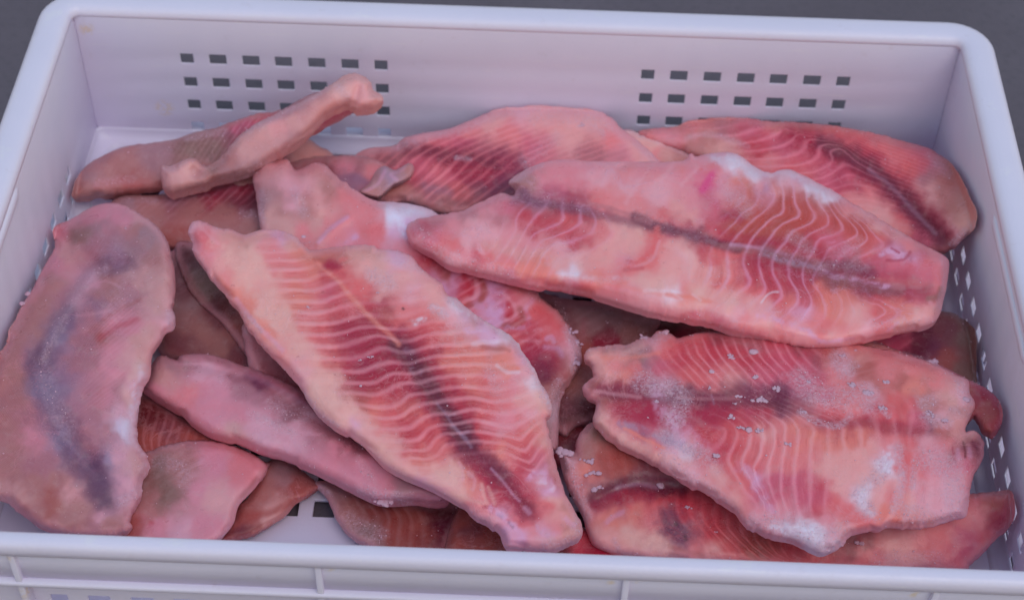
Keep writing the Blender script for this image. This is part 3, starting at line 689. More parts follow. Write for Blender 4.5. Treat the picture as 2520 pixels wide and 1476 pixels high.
# ================================================================== right side, lower layers
fillet('right_dark', 'brown fillet against the right wall under the end of the largest fillet', path('D', (2050,830),(2180,800),(2310,765),(2370,785),(2400,820),(2402,900),(2398,960),(2330,960),(2200,900),(2100,870)),
       [(0,0,20)], 8, 40, [('c7', [(1700,150,'rose',.3),(1800,140,'magenta',.2),(1900,200,'dark',0),(1980,180,'plum',0),(1950,100,'dark',0),(2050,60,'dusk',0),(2150,100,'olive',0),(2050,250,'brown',0),(2150,300,'olive',0),(1850,100,'rose',.3)])],
       strokes=[(path('c7',(1880,250),(1930,130),(1960,60)),24,'dark',.6),(path('c7',(1700,160),(1820,150)),28,'rose',.6)], edge=('olive',.4,12), frost=[(path('c7',(1830,210),(2000,260)),10,1.)], seed=51, g=4, grains=100)
fillet('front_right', 'orange-pink fillet along the front rim with a rounded right end', path('c7', (45,700),(60,685),(130,720),(150,640),(230,560),(400,560),(800,700),(1200,900),(1600,980),(1900,960),(2100,930),(2200,925),(2300,915),(2380,910),(2405,960),(2405,1040),(2370,1110),(2320,1150),(2240,1230),(2180,1285),(2100,1330),(1600,1340),(1000,1300),(600,1270),(420,1245),(300,1230),(230,1190),(200,1130),(175,1040),(130,960),(80,850)),
       [(1380,1130,30),(1450,1060,30),(1440,1340,18),(1900,1380,16),(2300,1390,16),(2490,1230,36),(2300,1230,34),(1800,1200,24)], 9, 60,
       [('c7', [(80,740,'palepink',0),(120,860,'salmon',0),(260,620,'olive',0),(220,700,'tan',0),(300,760,'brown',.2),(400,780,'brown',.1),(200,820,'orange',.1),(350,830,'brown',.2),(480,860,'dusk',.1),(250,900,'mauve',0),(350,900,'dark',0),(500,880,'plum',0),(620,880,'dusk',0),(350,950,'crim',0),(260,990,'salmon',0),(420,970,'coral',0),(450,1020,'orange',.3),(330,1060,'orange',.2),(550,990,'coral',.3),(560,1060,'salmon',.4),(620,960,'red',.5),(700,1000,'red',.6),(640,1090,'plum',.2),(700,1130,'grey',.1),(420,1130,'cream',0),(300,1180,'peach',0),(560,1190,'cream',0),(760,1180,'salmon',.4),(850,1100,'red',.8),(900,1200,'coral',.8),(1100,1180,'brown',.8),(1250,1240,'coral',.5),(850,1240,'peach',.2),(1600,1190,'dusk',.4),(1650,1240,'salmon',.3),(1800,1250,'peach',0),(2000,1150,'salmon',0),(2200,1050,'salmon',0),(2150,1180,'rose',0),(2300,950,'brown',0),(2350,1050,'crim',0),(2250,1230,'coral',0)])],
       lines=[(k, path('c7', (800+66*k, 960+28*k), (800+70*k, 1060+28*k), (880+70*k, 1150+24*k), (960+74*k, 1260+6*k))) for k in range(-1, 9)],
       strokes=[(path('c7',(230,960),(330,900),(440,870),(560,880),(680,910)),24,'dark',.7),(path('c7',(350,900),(460,880),(560,895)),9,'grey',.7),(path('c7',(240,1000),(380,950),(520,940)),18,'crim',.5),
                (path('c7',(290,1090),(330,1050),(380,1020)),10,'lilac',.7),(path('c7',(630,1050),(640,1100),(700,1140)),30,'plum',.6),(path('c7',(655,1082),(657,1085)),8,'black',.6),(path('c7',(705,1150),(710,1160)),10,'black',.5),
                (path('c7',(620,1200),(800,1250)),10,'brown',.4)],
       relief=[(path('c7',(250,960),(450,880),(700,900)),24,-3.5)], frost=[(path('c7',(60,720),(110,780),(160,960),(190,1050)),26,.9),(path('c7',(340,1170),(360,1210)),12,.8),(path('c7',(1700,1260),(2000,1260)),30,.5)],
       edge=('palepink',.5,18), line_col='coral', tint=(.88,.88,.88), seed=52, g=4, rag=2.2, grains=260)
fillet('right_tail', 'smooth dark red fillet tail curling at the right wall', path('D', (1950,900),(2100,830),(2161,843),(2223,867),(2304,895),(2376,929),(2438,962),(2466,1000),(2463,1045),(2442,1077),(2414,1060),(2398,1025),(2380,1040),(2300,1050),(2100,1000)),
       [(2000,900,38),(2200,880,38),(2376,960,48),(2460,1020,50),(2300,1000,42),(2100,960,38)], 7, 40,
       [('n2', [(1050,100,'beige',0),(1300,220,'beige',0),(1500,300,'salmon',0),(1700,350,'salmon',0),(1500,200,'coral',0),(1900,420,'pink',0),(2100,480,'brown',0),(2300,560,'crim',0),(2400,700,'crim',0),(2350,850,'brown',0),(2450,900,'red',0),(2350,1000,'brown',0)])],
       edge=('rose',.4,10), strokes=[(path('n2',(1050,100),(1200,160)),12,'brown',.6)], frost=[(path('n2',(1420,180),(1800,290)),12,1.),(path('n2',(2200,480),(2300,500)),10,.8)], tint=(.75,.8,.8), seed=53, g=4, grains=140)

# ================================================================== left, long roll and the folded grey-striped fillet
fillet('long_roll', 'long narrow pink fillet rolled on its edge under the central fillet', path('c5', (850,290),(820,240),(850,170),(890,95),(930,60),(1000,80),(1030,85),(1050,60),(1150,45),(1280,70),(1420,120),(1560,170),(1750,260),(1900,380),(2050,520),(2250,650),(2450,760),(2620,850),(2600,905),(2500,915),(2400,900),(2280,905),(2180,900),(2080,860),(1940,790),(1800,720),(1650,665),(1500,620),(1350,555),(1180,500),(1000,370)),
       [(350,930,28),(600,950,34),(800,1060,36),(1100,1200,34),(450,1050,30)], 12, 52,
       [('c5', [(870,250,'pink',0),(950,180,'beige',0),(1000,80,'ash',0),(1150,70,'mauve',.1),(1400,140,'mauve',.2),(1500,170,'plum',.2),(1200,160,'palepink',0),(1050,280,'salmon',0),(1250,260,'pink',0),(1250,390,'pink',0),(1400,390,'pink',0),(1450,250,'mauve',0),(1650,290,'mauve',.2),(1800,330,'dusk',.2),(1700,420,'dusk',0),(1500,460,'palepink',0),(1350,520,'beige',0),(1650,560,'palepink',0),(1700,500,'palepink',0),(1900,520,'mauve',0),(2050,560,'dusk',0),(1950,600,'pink',0),(1900,700,'pink',0),(2100,700,'pink',0),(2200,820,'pink',0),(2350,850,'ash',0),(2500,860,'mauve',0),(2400,780,'mauve',0)])],
       strokes=[(path('c5',(1500,470),(1600,490),(1700,505),(1850,520)),7,'palepink',.7),(path('c5',(1450,180),(1700,270),(1850,350)),18,'plum',.45),(path('c5',(1010,80),(1030,110),(1200,110)),5,'palepink',.7),(path('c5',(1200,350),(1450,400)),22,'pink',.4)],
       relief=[(path('c5',(1100,100),(1500,200),(1850,450),(2100,570)),16,-3)], frost=[(path('c5',(1450,400),(1700,510)),20,.6),(path('c5',(2080,860),(2350,905)),34,1.),(path('c5',(1600,340),(1750,420)),34,.6),(path('c5',(2080,660),(2160,790)),20,.5)],
       edge=('pink',.4,16), tint=(.86,.92,1.0), seed=54, g=3.8, rag=1.1, grains=300)
fillet('left_big', 'broad pinkish fillet with a grey central stripe draped along the left wall', path('c4', (335,260),(370,225),(440,200),(520,150),(600,110),(700,92),(780,110),(860,150),(950,210),(1020,280),(1065,370),(1090,470),(1102,600),(1095,700),(1085,760),(1105,830),(1090,890),(1045,910),(1000,970),(955,1040),(950,1110),(940,1180),(900,1260),(880,1340),(860,1460),(855,1500))
       +path('c5', (790,500),(800,560),(850,650),(868,720),(830,790),(815,870),(770,960),(750,1020),(770,1050),(730,1085),(600,1110),(450,1100),(350,1090),(230,1050),(120,980),(50,920),(0,900),(-90,860),(-110,600),(-80,300),(-30,100))
       +path('c4', (-20,1050),(40,980),(50,900),(90,830),(130,730),(200,640),(240,560),(290,470),(330,400),(350,350)),
       [(150,560,30),(300,500,44),(420,650,52),(430,790,50),(360,960,52),(200,800,56),(60,800,52),(20,950,58),(0,1200,50),(200,1300,36),(330,1200,42),(150,1050,56)], 9, 56,
       [('c4', [(370,250,'red',0),(450,220,'pink',0),(350,330,'pink',0),(620,150,'pink',0),(760,160,'pink',0),(600,250,'ash',0),(500,290,'olive',0),(850,230,'tan',0),(950,300,'ash',0),(400,400,'beige',0),(350,480,'pink',0),(600,340,'mauve',0),(650,420,'mauve',0),(740,440,'grey',0),(820,420,'ash',0),(980,450,'tan',0),(1050,560,'beige',0),(700,560,'tan',.1),(900,600,'beige',0),(540,600,'palepink',0),(450,700,'palepink',0),(330,600,'tan',0),(380,680,'mauve',0),(250,720,'tan',0),(200,850,'tan',0),(650,680,'tan',.2),(850,680,'mauve',0.15),(1000,730,'beige',0),(1060,830,'palepink',0),(600,760,'grey',.1),(550,850,'mauve',0.25),(700,850,'pink',0.30),(800,880,'pink',0.25),(900,950,'beige',0),(620,920,'brown',.4),(430,850,'grey',0),(380,950,'bluegrey',0),(300,1050,'grey',0),(240,1120,'mauve',.1),(100,950,'tan',.1),(60,1100,'tan',.3),(120,1200,'tan',.3),(500,980,'mauve',0.15),(480,1100,'mauve',0.15),(600,1080,'mauve',0.20),(700,1050,'pink',0.20),(820,1050,'peach',0),(900,1120,'cream',0),(700,1150,'pink',0.15),(850,1250,'palepink',0),(750,1300,'mauve',.2),(620,1300,'mauve',.2),(400,1180,'grey',0),(300,1230,'bluegrey',0)]),
        ('c5', [(30,200,'tan',.2),(100,300,'tan',.4),(60,450,'tan',.5),(170,400,'mauve',0.25),(200,550,'pink',0.30),(100,600,'tan',.6),(60,750,'tan',.5),(250,700,'mauve',0.25),(180,800,'tan',.3),(60,860,'beige',0),(260,250,'bluegrey',0),(330,400,'grey',0),(400,450,'mauve',0),(350,550,'bluegrey',0),(420,640,'grey',0),(450,740,'mauve',0),(560,780,'plum',0),(600,880,'dark',0),(500,600,'mauve',0),(560,400,'mauve',.1),(600,300,'pink',.2),(700,400,'palepink',0),(750,300,'cream',0),(780,150,'cream',0),(720,480,'white',0),(650,500,'mauve',0),(700,650,'palepink',0),(620,680,'bluegrey',0),(780,700,'beige',0),(740,800,'palepink',0),(700,850,'palepink',0),(420,850,'peach',0),(350,800,'tan',0),(300,900,'brown',0),(450,950,'tan',0),(200,980,'tan',0),(600,980,'palepink',0),(650,1040,'tan',0),(400,1040,'tan',0),(550,700,'plum',0)])],
       lines=[(k, path('c4', (250+30*k, 1500-55*k+200), (450+20*k, 1250-52*k+100), (600+20*k, 1120-50*k+60), (800+12*k, 960-45*k+60))) for k in range(-4, 8, 2)],
       strokes=[(path('c4',(660,470),(540,570),(440,740),(350,900),(260,1050),(200,1160)),34,'slate',.30),(path('c4',(420,820),(330,980),(260,1080)),54,'slate',.42),(path('c5',(230,130),(260,260),(330,400),(400,560),(450,680),(540,770),(610,880)),62,'slate',.62),(path('c5',(240,150),(270,250),(300,330)),34,'bluegrey',.18),(path('c5',(330,420),(400,560),(440,650)),20,'bluegrey',.2),
                (path('c4',(660,480),(780,440),(830,480),(720,520)),14,'plum',.4),(path('c4',(470,250),(540,280),(480,320)),26,'olive',.5),(path('c4',(540,640),(650,580),(760,620)),5,'palepink',.6),(path('c4',(480,800),(580,790),(720,760)),5,'palepink',.5),
                (path('c4',(620,940),(740,870),(860,820)),12,'red',.45),(path('c4',(560,900),(700,790),(880,700)),9,'brown',.4),(path('c4',(500,940),(640,850),(800,760)),9,'mauve',0.25),(path('c4',(900,1150),(870,1300),(850,1450)),24,'white',.45),
                (path('c5',(800,300),(780,480),(830,620)),18,'white',.5),(path('c4',(1090,480),(1100,620),(1090,750)),6,'coral',.45)],
       relief=[(path('c4',(640,480),(540,570),(430,740),(330,920),(260,1060)),14,3.2),(path('c4',(560,500),(480,580),(380,700)),30,-5),(path('c4',(720,490),(780,470)),14,-3),(path('c4',(520,620),(740,600)),20,-1.6),(path('c4',(480,940),(640,890),(800,830)),22,-1.8),(path('c5',(400,560),(560,770)),28,-2.5)],
       frost=[(path('c4',(660,500),(540,570),(430,740),(330,920),(260,1080)),24,.55),(path('c5',(240,100),(300,300),(400,500)),44,.35),(path('c4',(600,330),(740,430),(800,600),(700,760)),50,.3),(path('c4',(1070,780),(1080,880)),20,.9),(path('c5',(850,690),(800,850),(700,900)),24,.8),(path('c4',(100,760),(40,900)),14,.8)],
       edge=('palepink',.5,14), line_col='pink', thin=.3, tint=(.80, .84, .93), seed=56, g=4, rag=2.2, grains=300, lump=2.2)

# ================================================================== centre: fillet under the two largest
fillet('centre_under', 'fillet with swirling red and lilac bands running under the central fillet', path('c2', (-560,700),(-570,640),(-575,560),(-540,500),(-480,470),(-380,470),(-330,530),(-250,500),(-180,495),(-100,560),(0,640),(80,690),(140,710),(230,715),(330,725),(420,750),(500,790),(640,900),(760,1050),(900,1150),(1040,1215),(1100,1280),(1180,1340),(1260,1440),(1300,1500))
       +path('D', (1425,840),(1432,880),(1420,915),(1405,940),(1380,990),(1375,1060),(1365,1110),(1300,1050),(1200,900),(1050,740),(900,680),(760,650),(660,620)),
       [(640,520,40),(750,450,44),(950,510,46),(800,600,40),(1100,680,38),(1300,720,34),(1420,870,30),(1370,1060,26),(1200,850,34)], 8, 46,
       [('c4', [(1680,80,'ash',0),(1750,150,'tan',0),(1700,200,'beige',0),(1850,50,'palepink',0),(1900,130,'tan',0),(2000,80,'peach',0),(2100,20,'tan',0),(2200,60,'salmon',0),(2000,200,'beige',0),(1900,280,'salmon',0),(2100,280,'salmon',0),(2250,150,'salmon',0),(2350,250,'coral',0),(2200,340,'pink',0),(1800,250,'beige',0)]),
        ('c2', [(40,780,'salmon',0),(120,850,'salmon',0),(230,800,'white',0),(330,760,'white',0),(300,860,'lilac',0),(350,950,'salmon',0),(460,1050,'red',0),(540,1130,'brown',.3),(500,1220,'lilac',0),(600,1170,'lilac',0),(660,1200,'red',.8),(640,1280,'coral',.9),(720,1150,'red',.8),(780,1250,'lilac',0),(850,1330,'lilac',0),(760,1340,'pink',0),(900,1300,'red',.6),(960,1200,'salmon',.2),(930,1380,'coral',.7),(1000,1270,'palepink',.2),(1080,1330,'coral',0),(1000,1430,'red',.4)]),
        ('a4', [(1300,600,'coral',.5),(1450,650,'red',.4),(1600,520,'coral',.1),(1700,400,'coral',0),(1560,250,'coral',0),(1750,600,'coral',0),(1550,750,'crim',0),(1600,850,'crim',0),(1500,800,'crim',0),(1700,900,'brown',0),(1600,950,'dark',0),(1850,620,'palepink',0),(1830,850,'tan',0),(1700,1050,'brown',0),(1650,1200,'tan',0),(1700,1350,'ash',0),(1950,750,'palepink',0),(1350,750,'red',.1)])],
       strokes=[(path('c4',(2000,340),(2080,250),(2180,185)),7,'lilac',.8),(path('c4',(2180,340),(2240,310)),12,'lilac',.6),(path('c2',(190,740),(260,800),(300,900)),16,'white',.8),(path('c2',(250,720),(360,735),(470,780)),16,'white',.9),
                (path('a4',(870,0),(890,80),(860,150),(740,180),(640,180)),8,'palepink',.8),(path('a4',(740,30),(790,90),(700,140)),16,'red',.7),(path('a4',(960,40),(950,150),(900,220),(800,240)),14,'brown',.75),
                (path('a4',(1070,50),(1090,200),(1120,350),(1060,420)),36,'lilac',.8),(path('a4',(900,260),(1000,300),(1090,330)),30,'lilac',.6),(path('a4',(1230,230),(1260,300),(1220,360)),16,'red',.8),(path('a4',(1180,120),(1280,240),(1300,330),(1250,390),(1190,380)),7,'palepink',.85),
                (path('a4',(1350,280),(1370,380),(1280,440),(1170,450)),13,'brown',.75),(path('a4',(1490,150),(1400,280),(1430,380),(1390,460),(1200,470)),9,'lilac',.85),(path('a4',(1420,520),(1540,500),(1620,480)),9,'palepink',.6),(path('a4',(1350,610),(1550,620)),7,'palepink',.5),
                (path('a4',(1620,590),(1670,570),(1700,620)),8,'lilac',.8),(path('a4',(1600,670),(1750,700),(1780,770)),8,'lilac',.8),(path('a4',(1450,800),(1650,830)),40,'crim',.5),(path('a4',(1600,980),(1560,920)),30,'dark',.4),
                (path('b1',(590,1060),(620,1180),(660,1260)),12,'red',.8),(path('b1',(760,1140),(790,1250),(740,1320)),12,'brown',.7),(path('b1',(690,1090),(720,1230),(680,1300)),8,'palepink',.7),(path('c4',(1830,110),(1880,60)),12,'palepink',.5)],
       frost=[(path('c2',(180,730),(300,760),(470,780)),28,1.),(path('a4',(1850,500),(1940,700),(1920,900)),24,1.),(path('c4',(1640,20),(1640,200)),16,.8),(path('a4',(1750,1050),(1700,1400)),24,.8),(path('c4',(1860,30),(1900,150)),24,.6)],
       relief=[(path('c4',(1880,60),(2000,120)),22,2.5),(path('c4',(2000,340),(2180,190)),10,1.5)],
       edge=('palepink',.5,12), tint=(.92,.95,1.0), seed=57, g=3.8, rag=2.4, grains=420)

# ================================================================== the three large fillets on top
LA = [(1, path('a1', (800,350),(1000,350),(1120,330))),(2, path('a1', (850,440),(1000,440),(1150,440),(1300,395))),(3, path('a1', (880,540),(1050,540),(1250,530),(1420,490))),(4, path('a1', (950,650),(1150,645),(1300,640),(1440,590),(1520,580))),
      (5, path('a1', (1020,755),(1200,755),(1360,760),(1500,710),(1600,670))),(6, path('a1', (1080,880),(1250,875),(1430,880),(1550,850),(1660,800))),(7, path('a1', (1100,990),(1300,1000),(1500,980),(1650,940),(1760,910))),(8, path('a1', (1160,1110),(1380,1120),(1560,1110),(1740,1060),(1860,1030))),
      (9, path('a1', (1230,1230),(1450,1235),(1650,1220),(1800,1170),(1960,1130))+path('a2', (1260,270),(1400,250),(1560,190),(1700,165),(1900,150),(2100,160))),
      (10, path('a2', (376,426),(526,431),(726,436),(826,406),(1026,340),(1196,326),(1380,390),(1500,360),(1650,320),(1800,285),(2000,270),(2150,260))),
      (11, path('a2', (480,560),(700,570),(880,560),(1000,520),(1150,470),(1280,450),(1380,500),(1500,475),(1650,450),(1850,420),(2100,390),(2300,385))),
      (12, path('a2', (640,690),(800,692),(950,695),(1100,640),(1250,600),(1380,610),(1490,605),(1700,550),(1900,530),(2150,520),(2450,520))),
      (13, path('a2', (760,820),(960,825),(1100,820),(1250,740),(1400,725),(1500,720),(1600,690),(1800,650),(2000,640),(2300,640))),
      (14, path('a2', (840,930),(1000,950),(1150,930),(1280,860),(1420,820),(1560,820),(1700,780),(1900,750),(2200,740))),
      (15, path('a2', (940,1060),(1100,1090),(1270,1080),(1380,1020),(1500,950),(1650,935),(1800,890),(1950,865),(2200,880),(2400,890))),
      (16, path('a2', (1080,1200),(1220,1210),(1360,1180),(1480,1090),(1600,1050),(1740,1045),(1900,1010),(2050,990),(2200,990),(2350,1030),(2480,1010))),
      (17, path('a2', (1240,1320),(1400,1325),(1500,1280),(1600,1200),(1720,1150),(1830,1170),(1950,1150),(2050,1110),(2200,1110),(2350,1140),(2500,1165))),
      (18, path('a2', (1300,1440),(1450,1440),(1560,1420),(1640,1330),(1760,1270),(1930,1270),(2100,1240),(2250,1250),(2400,1290))),
      (19, path('a3', (520,290),(700,300),(830,250),(900,150),(1000,110),(1160,110),(1310,90),(1510,100),(1660,150),(1790,165),(1860,100),(1960,0))),
      (20, path('a3', (640,370),(850,360),(950,300),(1000,230),(1220,200),(1400,190),(1650,220),(1780,280),(1890,290),(1920,200),(1960,140))),
      (21, path('a3', (1300,320),(1600,300),(1760,370),(1900,410),(1970,310))),(22, path('a3', (1350,420),(1700,430),(1820,470),(1930,500),(2010,400))),(23, path('a3', (1450,540),(1750,540),(1900,570),(2000,600),(2080,560)))]
fillet('A', 'cream fillet with red cross stripes and dark centre line, ending at the front rim',
       path('c6', (185,130),(200,90),(240,75),(300,95),(370,120),(430,125),(500,155),(560,145),(640,125),(740,140),(800,165),(840,205),(900,245),(980,235),(1080,222),(1220,215),(1300,238),(1400,250),(1480,280),(1520,330),(1580,385),(1650,440),(1680,500),(1740,530),(1800,580),(1880,640),(1970,690),(2050,740),(2100,800),(2150,880),(2200,960),(2240,1040),(2280,1110),(2290,1190),(2255,1220),(2270,1290))
       +path('c8', (1770,340),(1800,450),(1830,560),(1870,690),(1920,790),(1975,900),(1975,980),(1900,1030),(1800,1070),(1700,1065),(1560,1055),(1480,1040),(1450,970),(1390,910),(1300,860),(1220,800),(1100,720),(960,650),(820,590),(700,520),(600,420),(470,330),(370,270),(280,190),(200,80),(175,30))
       +path('c6', (750,950),(660,850),(600,780),(520,690),(480,610),(400,510),(320,420),(270,340),(225,280),(205,200)),
       [(470,560,60),(760,600,58),(1000,650,58),(600,760,58),(1000,900,62),(1200,850,60),(1350,1000,56),(900,1060,58),(1150,1180,58),(1380,1280,50),(1280,1340,46),(800,800,62)], 9, 46,
       [('a1', [(60,100,'palepink',0),(150,150,'red',0),(180,230,'coral',0),(60,250,'pink',0),(260,150,'palepink',0),(300,220,'salmon',0),(250,400,'pink',0),(400,180,'beige',0),(560,220,'tan',0),(450,300,'beige',0),(400,420,'cream',0),(600,300,'cream',0),(550,560,'cream',0),(700,450,'cream',0),(350,560,'peach',0),(380,650,'salmon',0),(520,800,'orange',0),(650,650,'cream',0),(800,700,'peach',0),(820,600,'cream',0),(900,850,'cream',0),(1000,1000,'cream',0),(1100,1150,'cream',0),(700,900,'orange',0),(800,1000,'cream',0),(850,1180,'orange',.1),(1000,1200,'cream',0),(1000,1350,'peach',0),(1200,1350,'cream',.1),(760,180,'beige',0),(950,180,'lilac',0),(900,280,'salmon',.3),(880,400,'salmon',.5),(1000,400,'salmon',.5),(1100,270,'beige',.1),(1200,380,'orange',.3),(1280,450,'orange',.5),(1000,500,'salmon',.8),(1200,500,'salmon',.8),(1100,590,'salmon',.9),(1380,560,'orange',.5),(1150,700,'orange',.9),(1350,700,'salmon',.6),(1480,650,'red',.7),(1200,820,'orange',.9),(1500,790,'rose',.8),(1200,940,'orange',.8),(1400,930,'salmon',.8),(1600,910,'red',.9),(1300,1050,'salmon',1),(1600,1040,'coral',1),(1400,1170,'coral',1),(1700,1150,'crim',.7),(1880,1100,'crim',.7),(1700,1000,'salmon',.7),(1500,1300,'salmon',1),(1800,1270,'crim',.9),(2000,1200,'crim',.8),(1400,1400,'salmon',.9),
                (1300,350,'tan',0),(1450,430,'orange',0),(1560,480,'crim',0),(1450,420,'brown',0),(1640,570,'coral',0),(1700,430,'tan',0),(1800,380,'beige',0),(1900,330,'beige',0),(1900,500,'peach',0),(2050,450,'beige',0),(2200,400,'lilac',0),(2350,480,'palepink',0),(2050,620,'peach',0),(1850,750,'coral',0),(2100,750,'peach',.1),(2300,650,'peach',.1),(2400,800,'palepink',.3),(1950,900,'red',.3),(2080,900,'crim',.3),(2100,1020,'brown',.4),(2300,950,'salmon',.4),(2200,1130,'coral',.6),(2350,1030,'salmon',.4)]),
        ('a2', [(150,350,'peach',0),(200,480,'cream',0),(100,480,'salmon',0),(250,600,'palepink',0),(350,620,'peach',0),(420,550,'cream',0),(300,750,'palepink',0),(450,850,'cream',0),(500,1000,'cream',0),(650,800,'cream',0),(560,700,'cream',0),(700,1000,'cream',0),(620,1150,'beige',0),(850,1150,'cream',0),(900,1300,'lilac',0),(1000,1250,'cream',0),(760,1250,'cream',0),
                (500,370,'coral',1),(620,500,'coral',.9),(820,500,'rose',.6),(950,430,'crim',.9),(1100,400,'crim',1),(900,370,'crim',.9),(1200,370,'crim',.9),(600,620,'orange',.8),(760,620,'red',.9),(1050,560,'crim',1),(1250,520,'crim',1),(950,640,'plum',.8),(1380,560,'dark',.5),(1350,450,'dark',.3),(850,750,'crim',1),(1050,750,'crim',1),(1250,660,'crim',1),(1400,780,'red',1),(900,880,'crim',.9),(1150,850,'red',1),(1350,930,'coral',1),(1500,880,'crim',.8),(950,1000,'brown',.7),(1150,1000,'coral',.9),(1300,970,'red',.8),(1450,1010,'orange',.7),(1100,1130,'orange',.7),(1300,1140,'coral',.9),(1500,1120,'orange',.8),(1380,1250,'red',1),(1250,1260,'salmon',.8),(1560,1190,'coral',.8),(1400,1380,'red',1),(1580,1350,'red',.9),(1700,1230,'coral',.7),(1200,1400,'peach',.3),
                (1400,300,'crim',.6),(1550,270,'red',.9),(1500,400,'crim',.9),(1700,360,'coral',.8),(1900,330,'peach',.7),(1700,230,'coral',.6),(1550,150,'coral',.4),(1600,80,'salmon',.1),(1750,60,'orange',.1),(1900,60,'palepink',.1),(2050,60,'lilac',.1),(1700,480,'crim',.9),(1900,450,'coral',1),(2050,450,'orange',1),(2200,450,'orange',.7),(2300,340,'lilac',.2),(2100,200,'palepink',.3),(2350,220,'lilac',.1),(1650,610,'crim',.9),(1850,600,'orange',1),(2000,580,'orange',1),(2200,580,'orange',.8),(2400,570,'orange',.4),(1750,710,'crim',.9),(1950,700,'orange',.9),(2150,690,'orange',.7),(1850,820,'red',.9),(2050,800,'salmon',.9),(2250,800,'coral',.5),(1900,930,'red',1),(2100,920,'orange',1),(2350,930,'salmon',.5),(2000,1060,'red',1),(2250,1040,'coral',1),(2050,1180,'crim',1),(2250,1180,'coral',1),(2450,1080,'salmon',.8),(2050,1310,'crim',.9),(2250,1310,'red',.9),(2450,1240,'pink',.2)]),
        ('a4', [(560,320,'palepink',0),(700,260,'white',0),(500,200,'peach',0),(420,100,'peach',0),(850,380,'ash',.1),(1000,450,'lilac',0),(1150,500,'white',0),(1100,700,'tan',.2),(1200,830,'orange',.2),(1250,900,'orange',.2),(1350,750,'lilac',0),(1400,950,'palepink',0),(1500,1050,'white',0),(1300,1000,'pink',.2),(1100,1030,'salmon',.4),(1250,1100,'pink',.2),(1400,1150,'peach',.2),(1550,1200,'cream',0),(1600,1300,'beige',0),(1350,1250,'peach',.4),(1300,1380,'pink',.1),(1450,1400,'palepink',0)]),
        ('a3', [(100,150,'cream',0),(250,280,'cream',0),(350,420,'cream',0),(550,520,'cream',0),(750,640,'lilac',0),(950,720,'palepink',0),(500,420,'peach',0),(450,260,'peach',.2),(650,240,'red',1),(600,120,'red',1),(800,230,'red',.9),(750,160,'coral',.9),(900,200,'coral',.7),(750,350,'orange',.6),(900,320,'coral',.4),(850,420,'cream',0),(950,520,'cream',0),(1000,600,'cream',0),(700,560,'cream',0),(1130,600,'peach',0),(1130,480,'cream',0),(1250,660,'orange',0),(1150,700,'cream',0),(1350,780,'salmon',0),(1250,480,'orange',0),(1450,880,'coral',0),(1350,600,'red',0),(1550,800,'red',0),(1650,950,'coral',0),(1400,1000,'palepink',0),(1600,960,'lilac',0),(1500,1100,'palepink',0),(1650,1180,'lilac',0),(1800,1250,'lilac',0),(1700,1300,'palepink',0),(1800,1050,'coral',0),(1900,1200,'salmon',0),(1950,1300,'palepink',0),
                (1300,150,'crim',.7),(1450,70,'red',1),(1650,60,'pink',.2),(1800,70,'coral',.5),(1900,60,'orange',.6),(1550,160,'coral',.9),(1750,200,'coral',1),(1900,170,'coral',1),(1600,280,'orange',.3),(1550,360,'orange',0),(1650,420,'salmon',0),(1850,330,'red',1),(1950,250,'coral',1),(1850,430,'red',1),(1950,450,'red',.9),(2000,350,'rose',.5),(2050,200,'beige',0),(2100,400,'tan',0),(2000,520,'lilac',.2),(1750,520,'red',.1),(1850,620,'red',0),(2000,640,'palepink',0),(2100,700,'lilac',0),(2080,620,'crim',0),(2150,550,'tan',0),(1950,780,'coral',0),(1850,800,'red',0),(2050,900,'coral',0),(2150,820,'cream',0),(2250,900,'tan',0),(2200,1000,'peach',0),(2150,1150,'salmon',0),(2300,1150,'tan',0),(2350,1030,'beige',0),(2350,1220,'beige',0),(2100,1280,'beige',0),(2060,1200,'lilac',0),(1450,620,'crim',0),(1700,700,'crim',0),(1250,300,'dusk',.2),(1400,350,'mauve',.1)])],
       lines=LA,
       strokes=[(path('a2',(760,300),(1000,420),(1250,520),(1500,640),(1650,800),(1800,1000),(1950,1200)),58,'crim',.50),(path('a2',(800,620),(1100,760),(1350,900),(1500,1000)),46,'crim',.40),(path('a3',(1150,150),(1350,400),(1600,640),(1850,880)),40,'crim',.55),(path('a2',(1290,440),(1500,640),(1720,960),(1950,1270)),40,'crim',.4),(path('a2',(1290,440),(1400,500),(1500,600),(1580,760),(1700,930),(1800,1060),(1880,1200),(1990,1340),(2060,1440)),28,'dark',.78),
                (path('a3',(1150,60),(1220,200),(1300,320),(1450,440),(1560,560)),27,'dark',.78),(path('a3',(1500,500),(1700,720),(1850,900)),22,'dark',.45),(path('a3',(1330,420),(1500,640),(1700,840)),30,'crim',.35),
                (path('a1',(1200,330),(1360,430),(1500,560),(1650,710),(1800,880),(1980,1070),(2120,1200),(2260,1330)),11,'orange',.6),(path('a1',(1360,430),(1560,620),(1820,900),(2060,1140),(2240,1320)),5,'peach',.35),
                (path('a2',(1400,480),(1480,490)),10,'grey',.4),(path('a2',(1480,690),(1560,700)),14,'bluegrey',.35),(path('a2',(1740,1045),(1830,1150),(1900,1260),(2000,1370),(2050,1420)),6,'bluegrey',.3),(path('a3',(1070,20),(1160,110),(1230,200),(1270,250)),8,'bluegrey',.3),(path('a2',(1870,1180),(1930,1160)),6,'grey',.7),(path('a2',(2000,1370),(2080,1350)),6,'grey',.6),
                (path('a3',(1490,480),(1600,610),(1700,740),(1790,830)),5,'lilac',.6),(path('a3',(1840,900),(1890,950)),8,'lilac',.6),
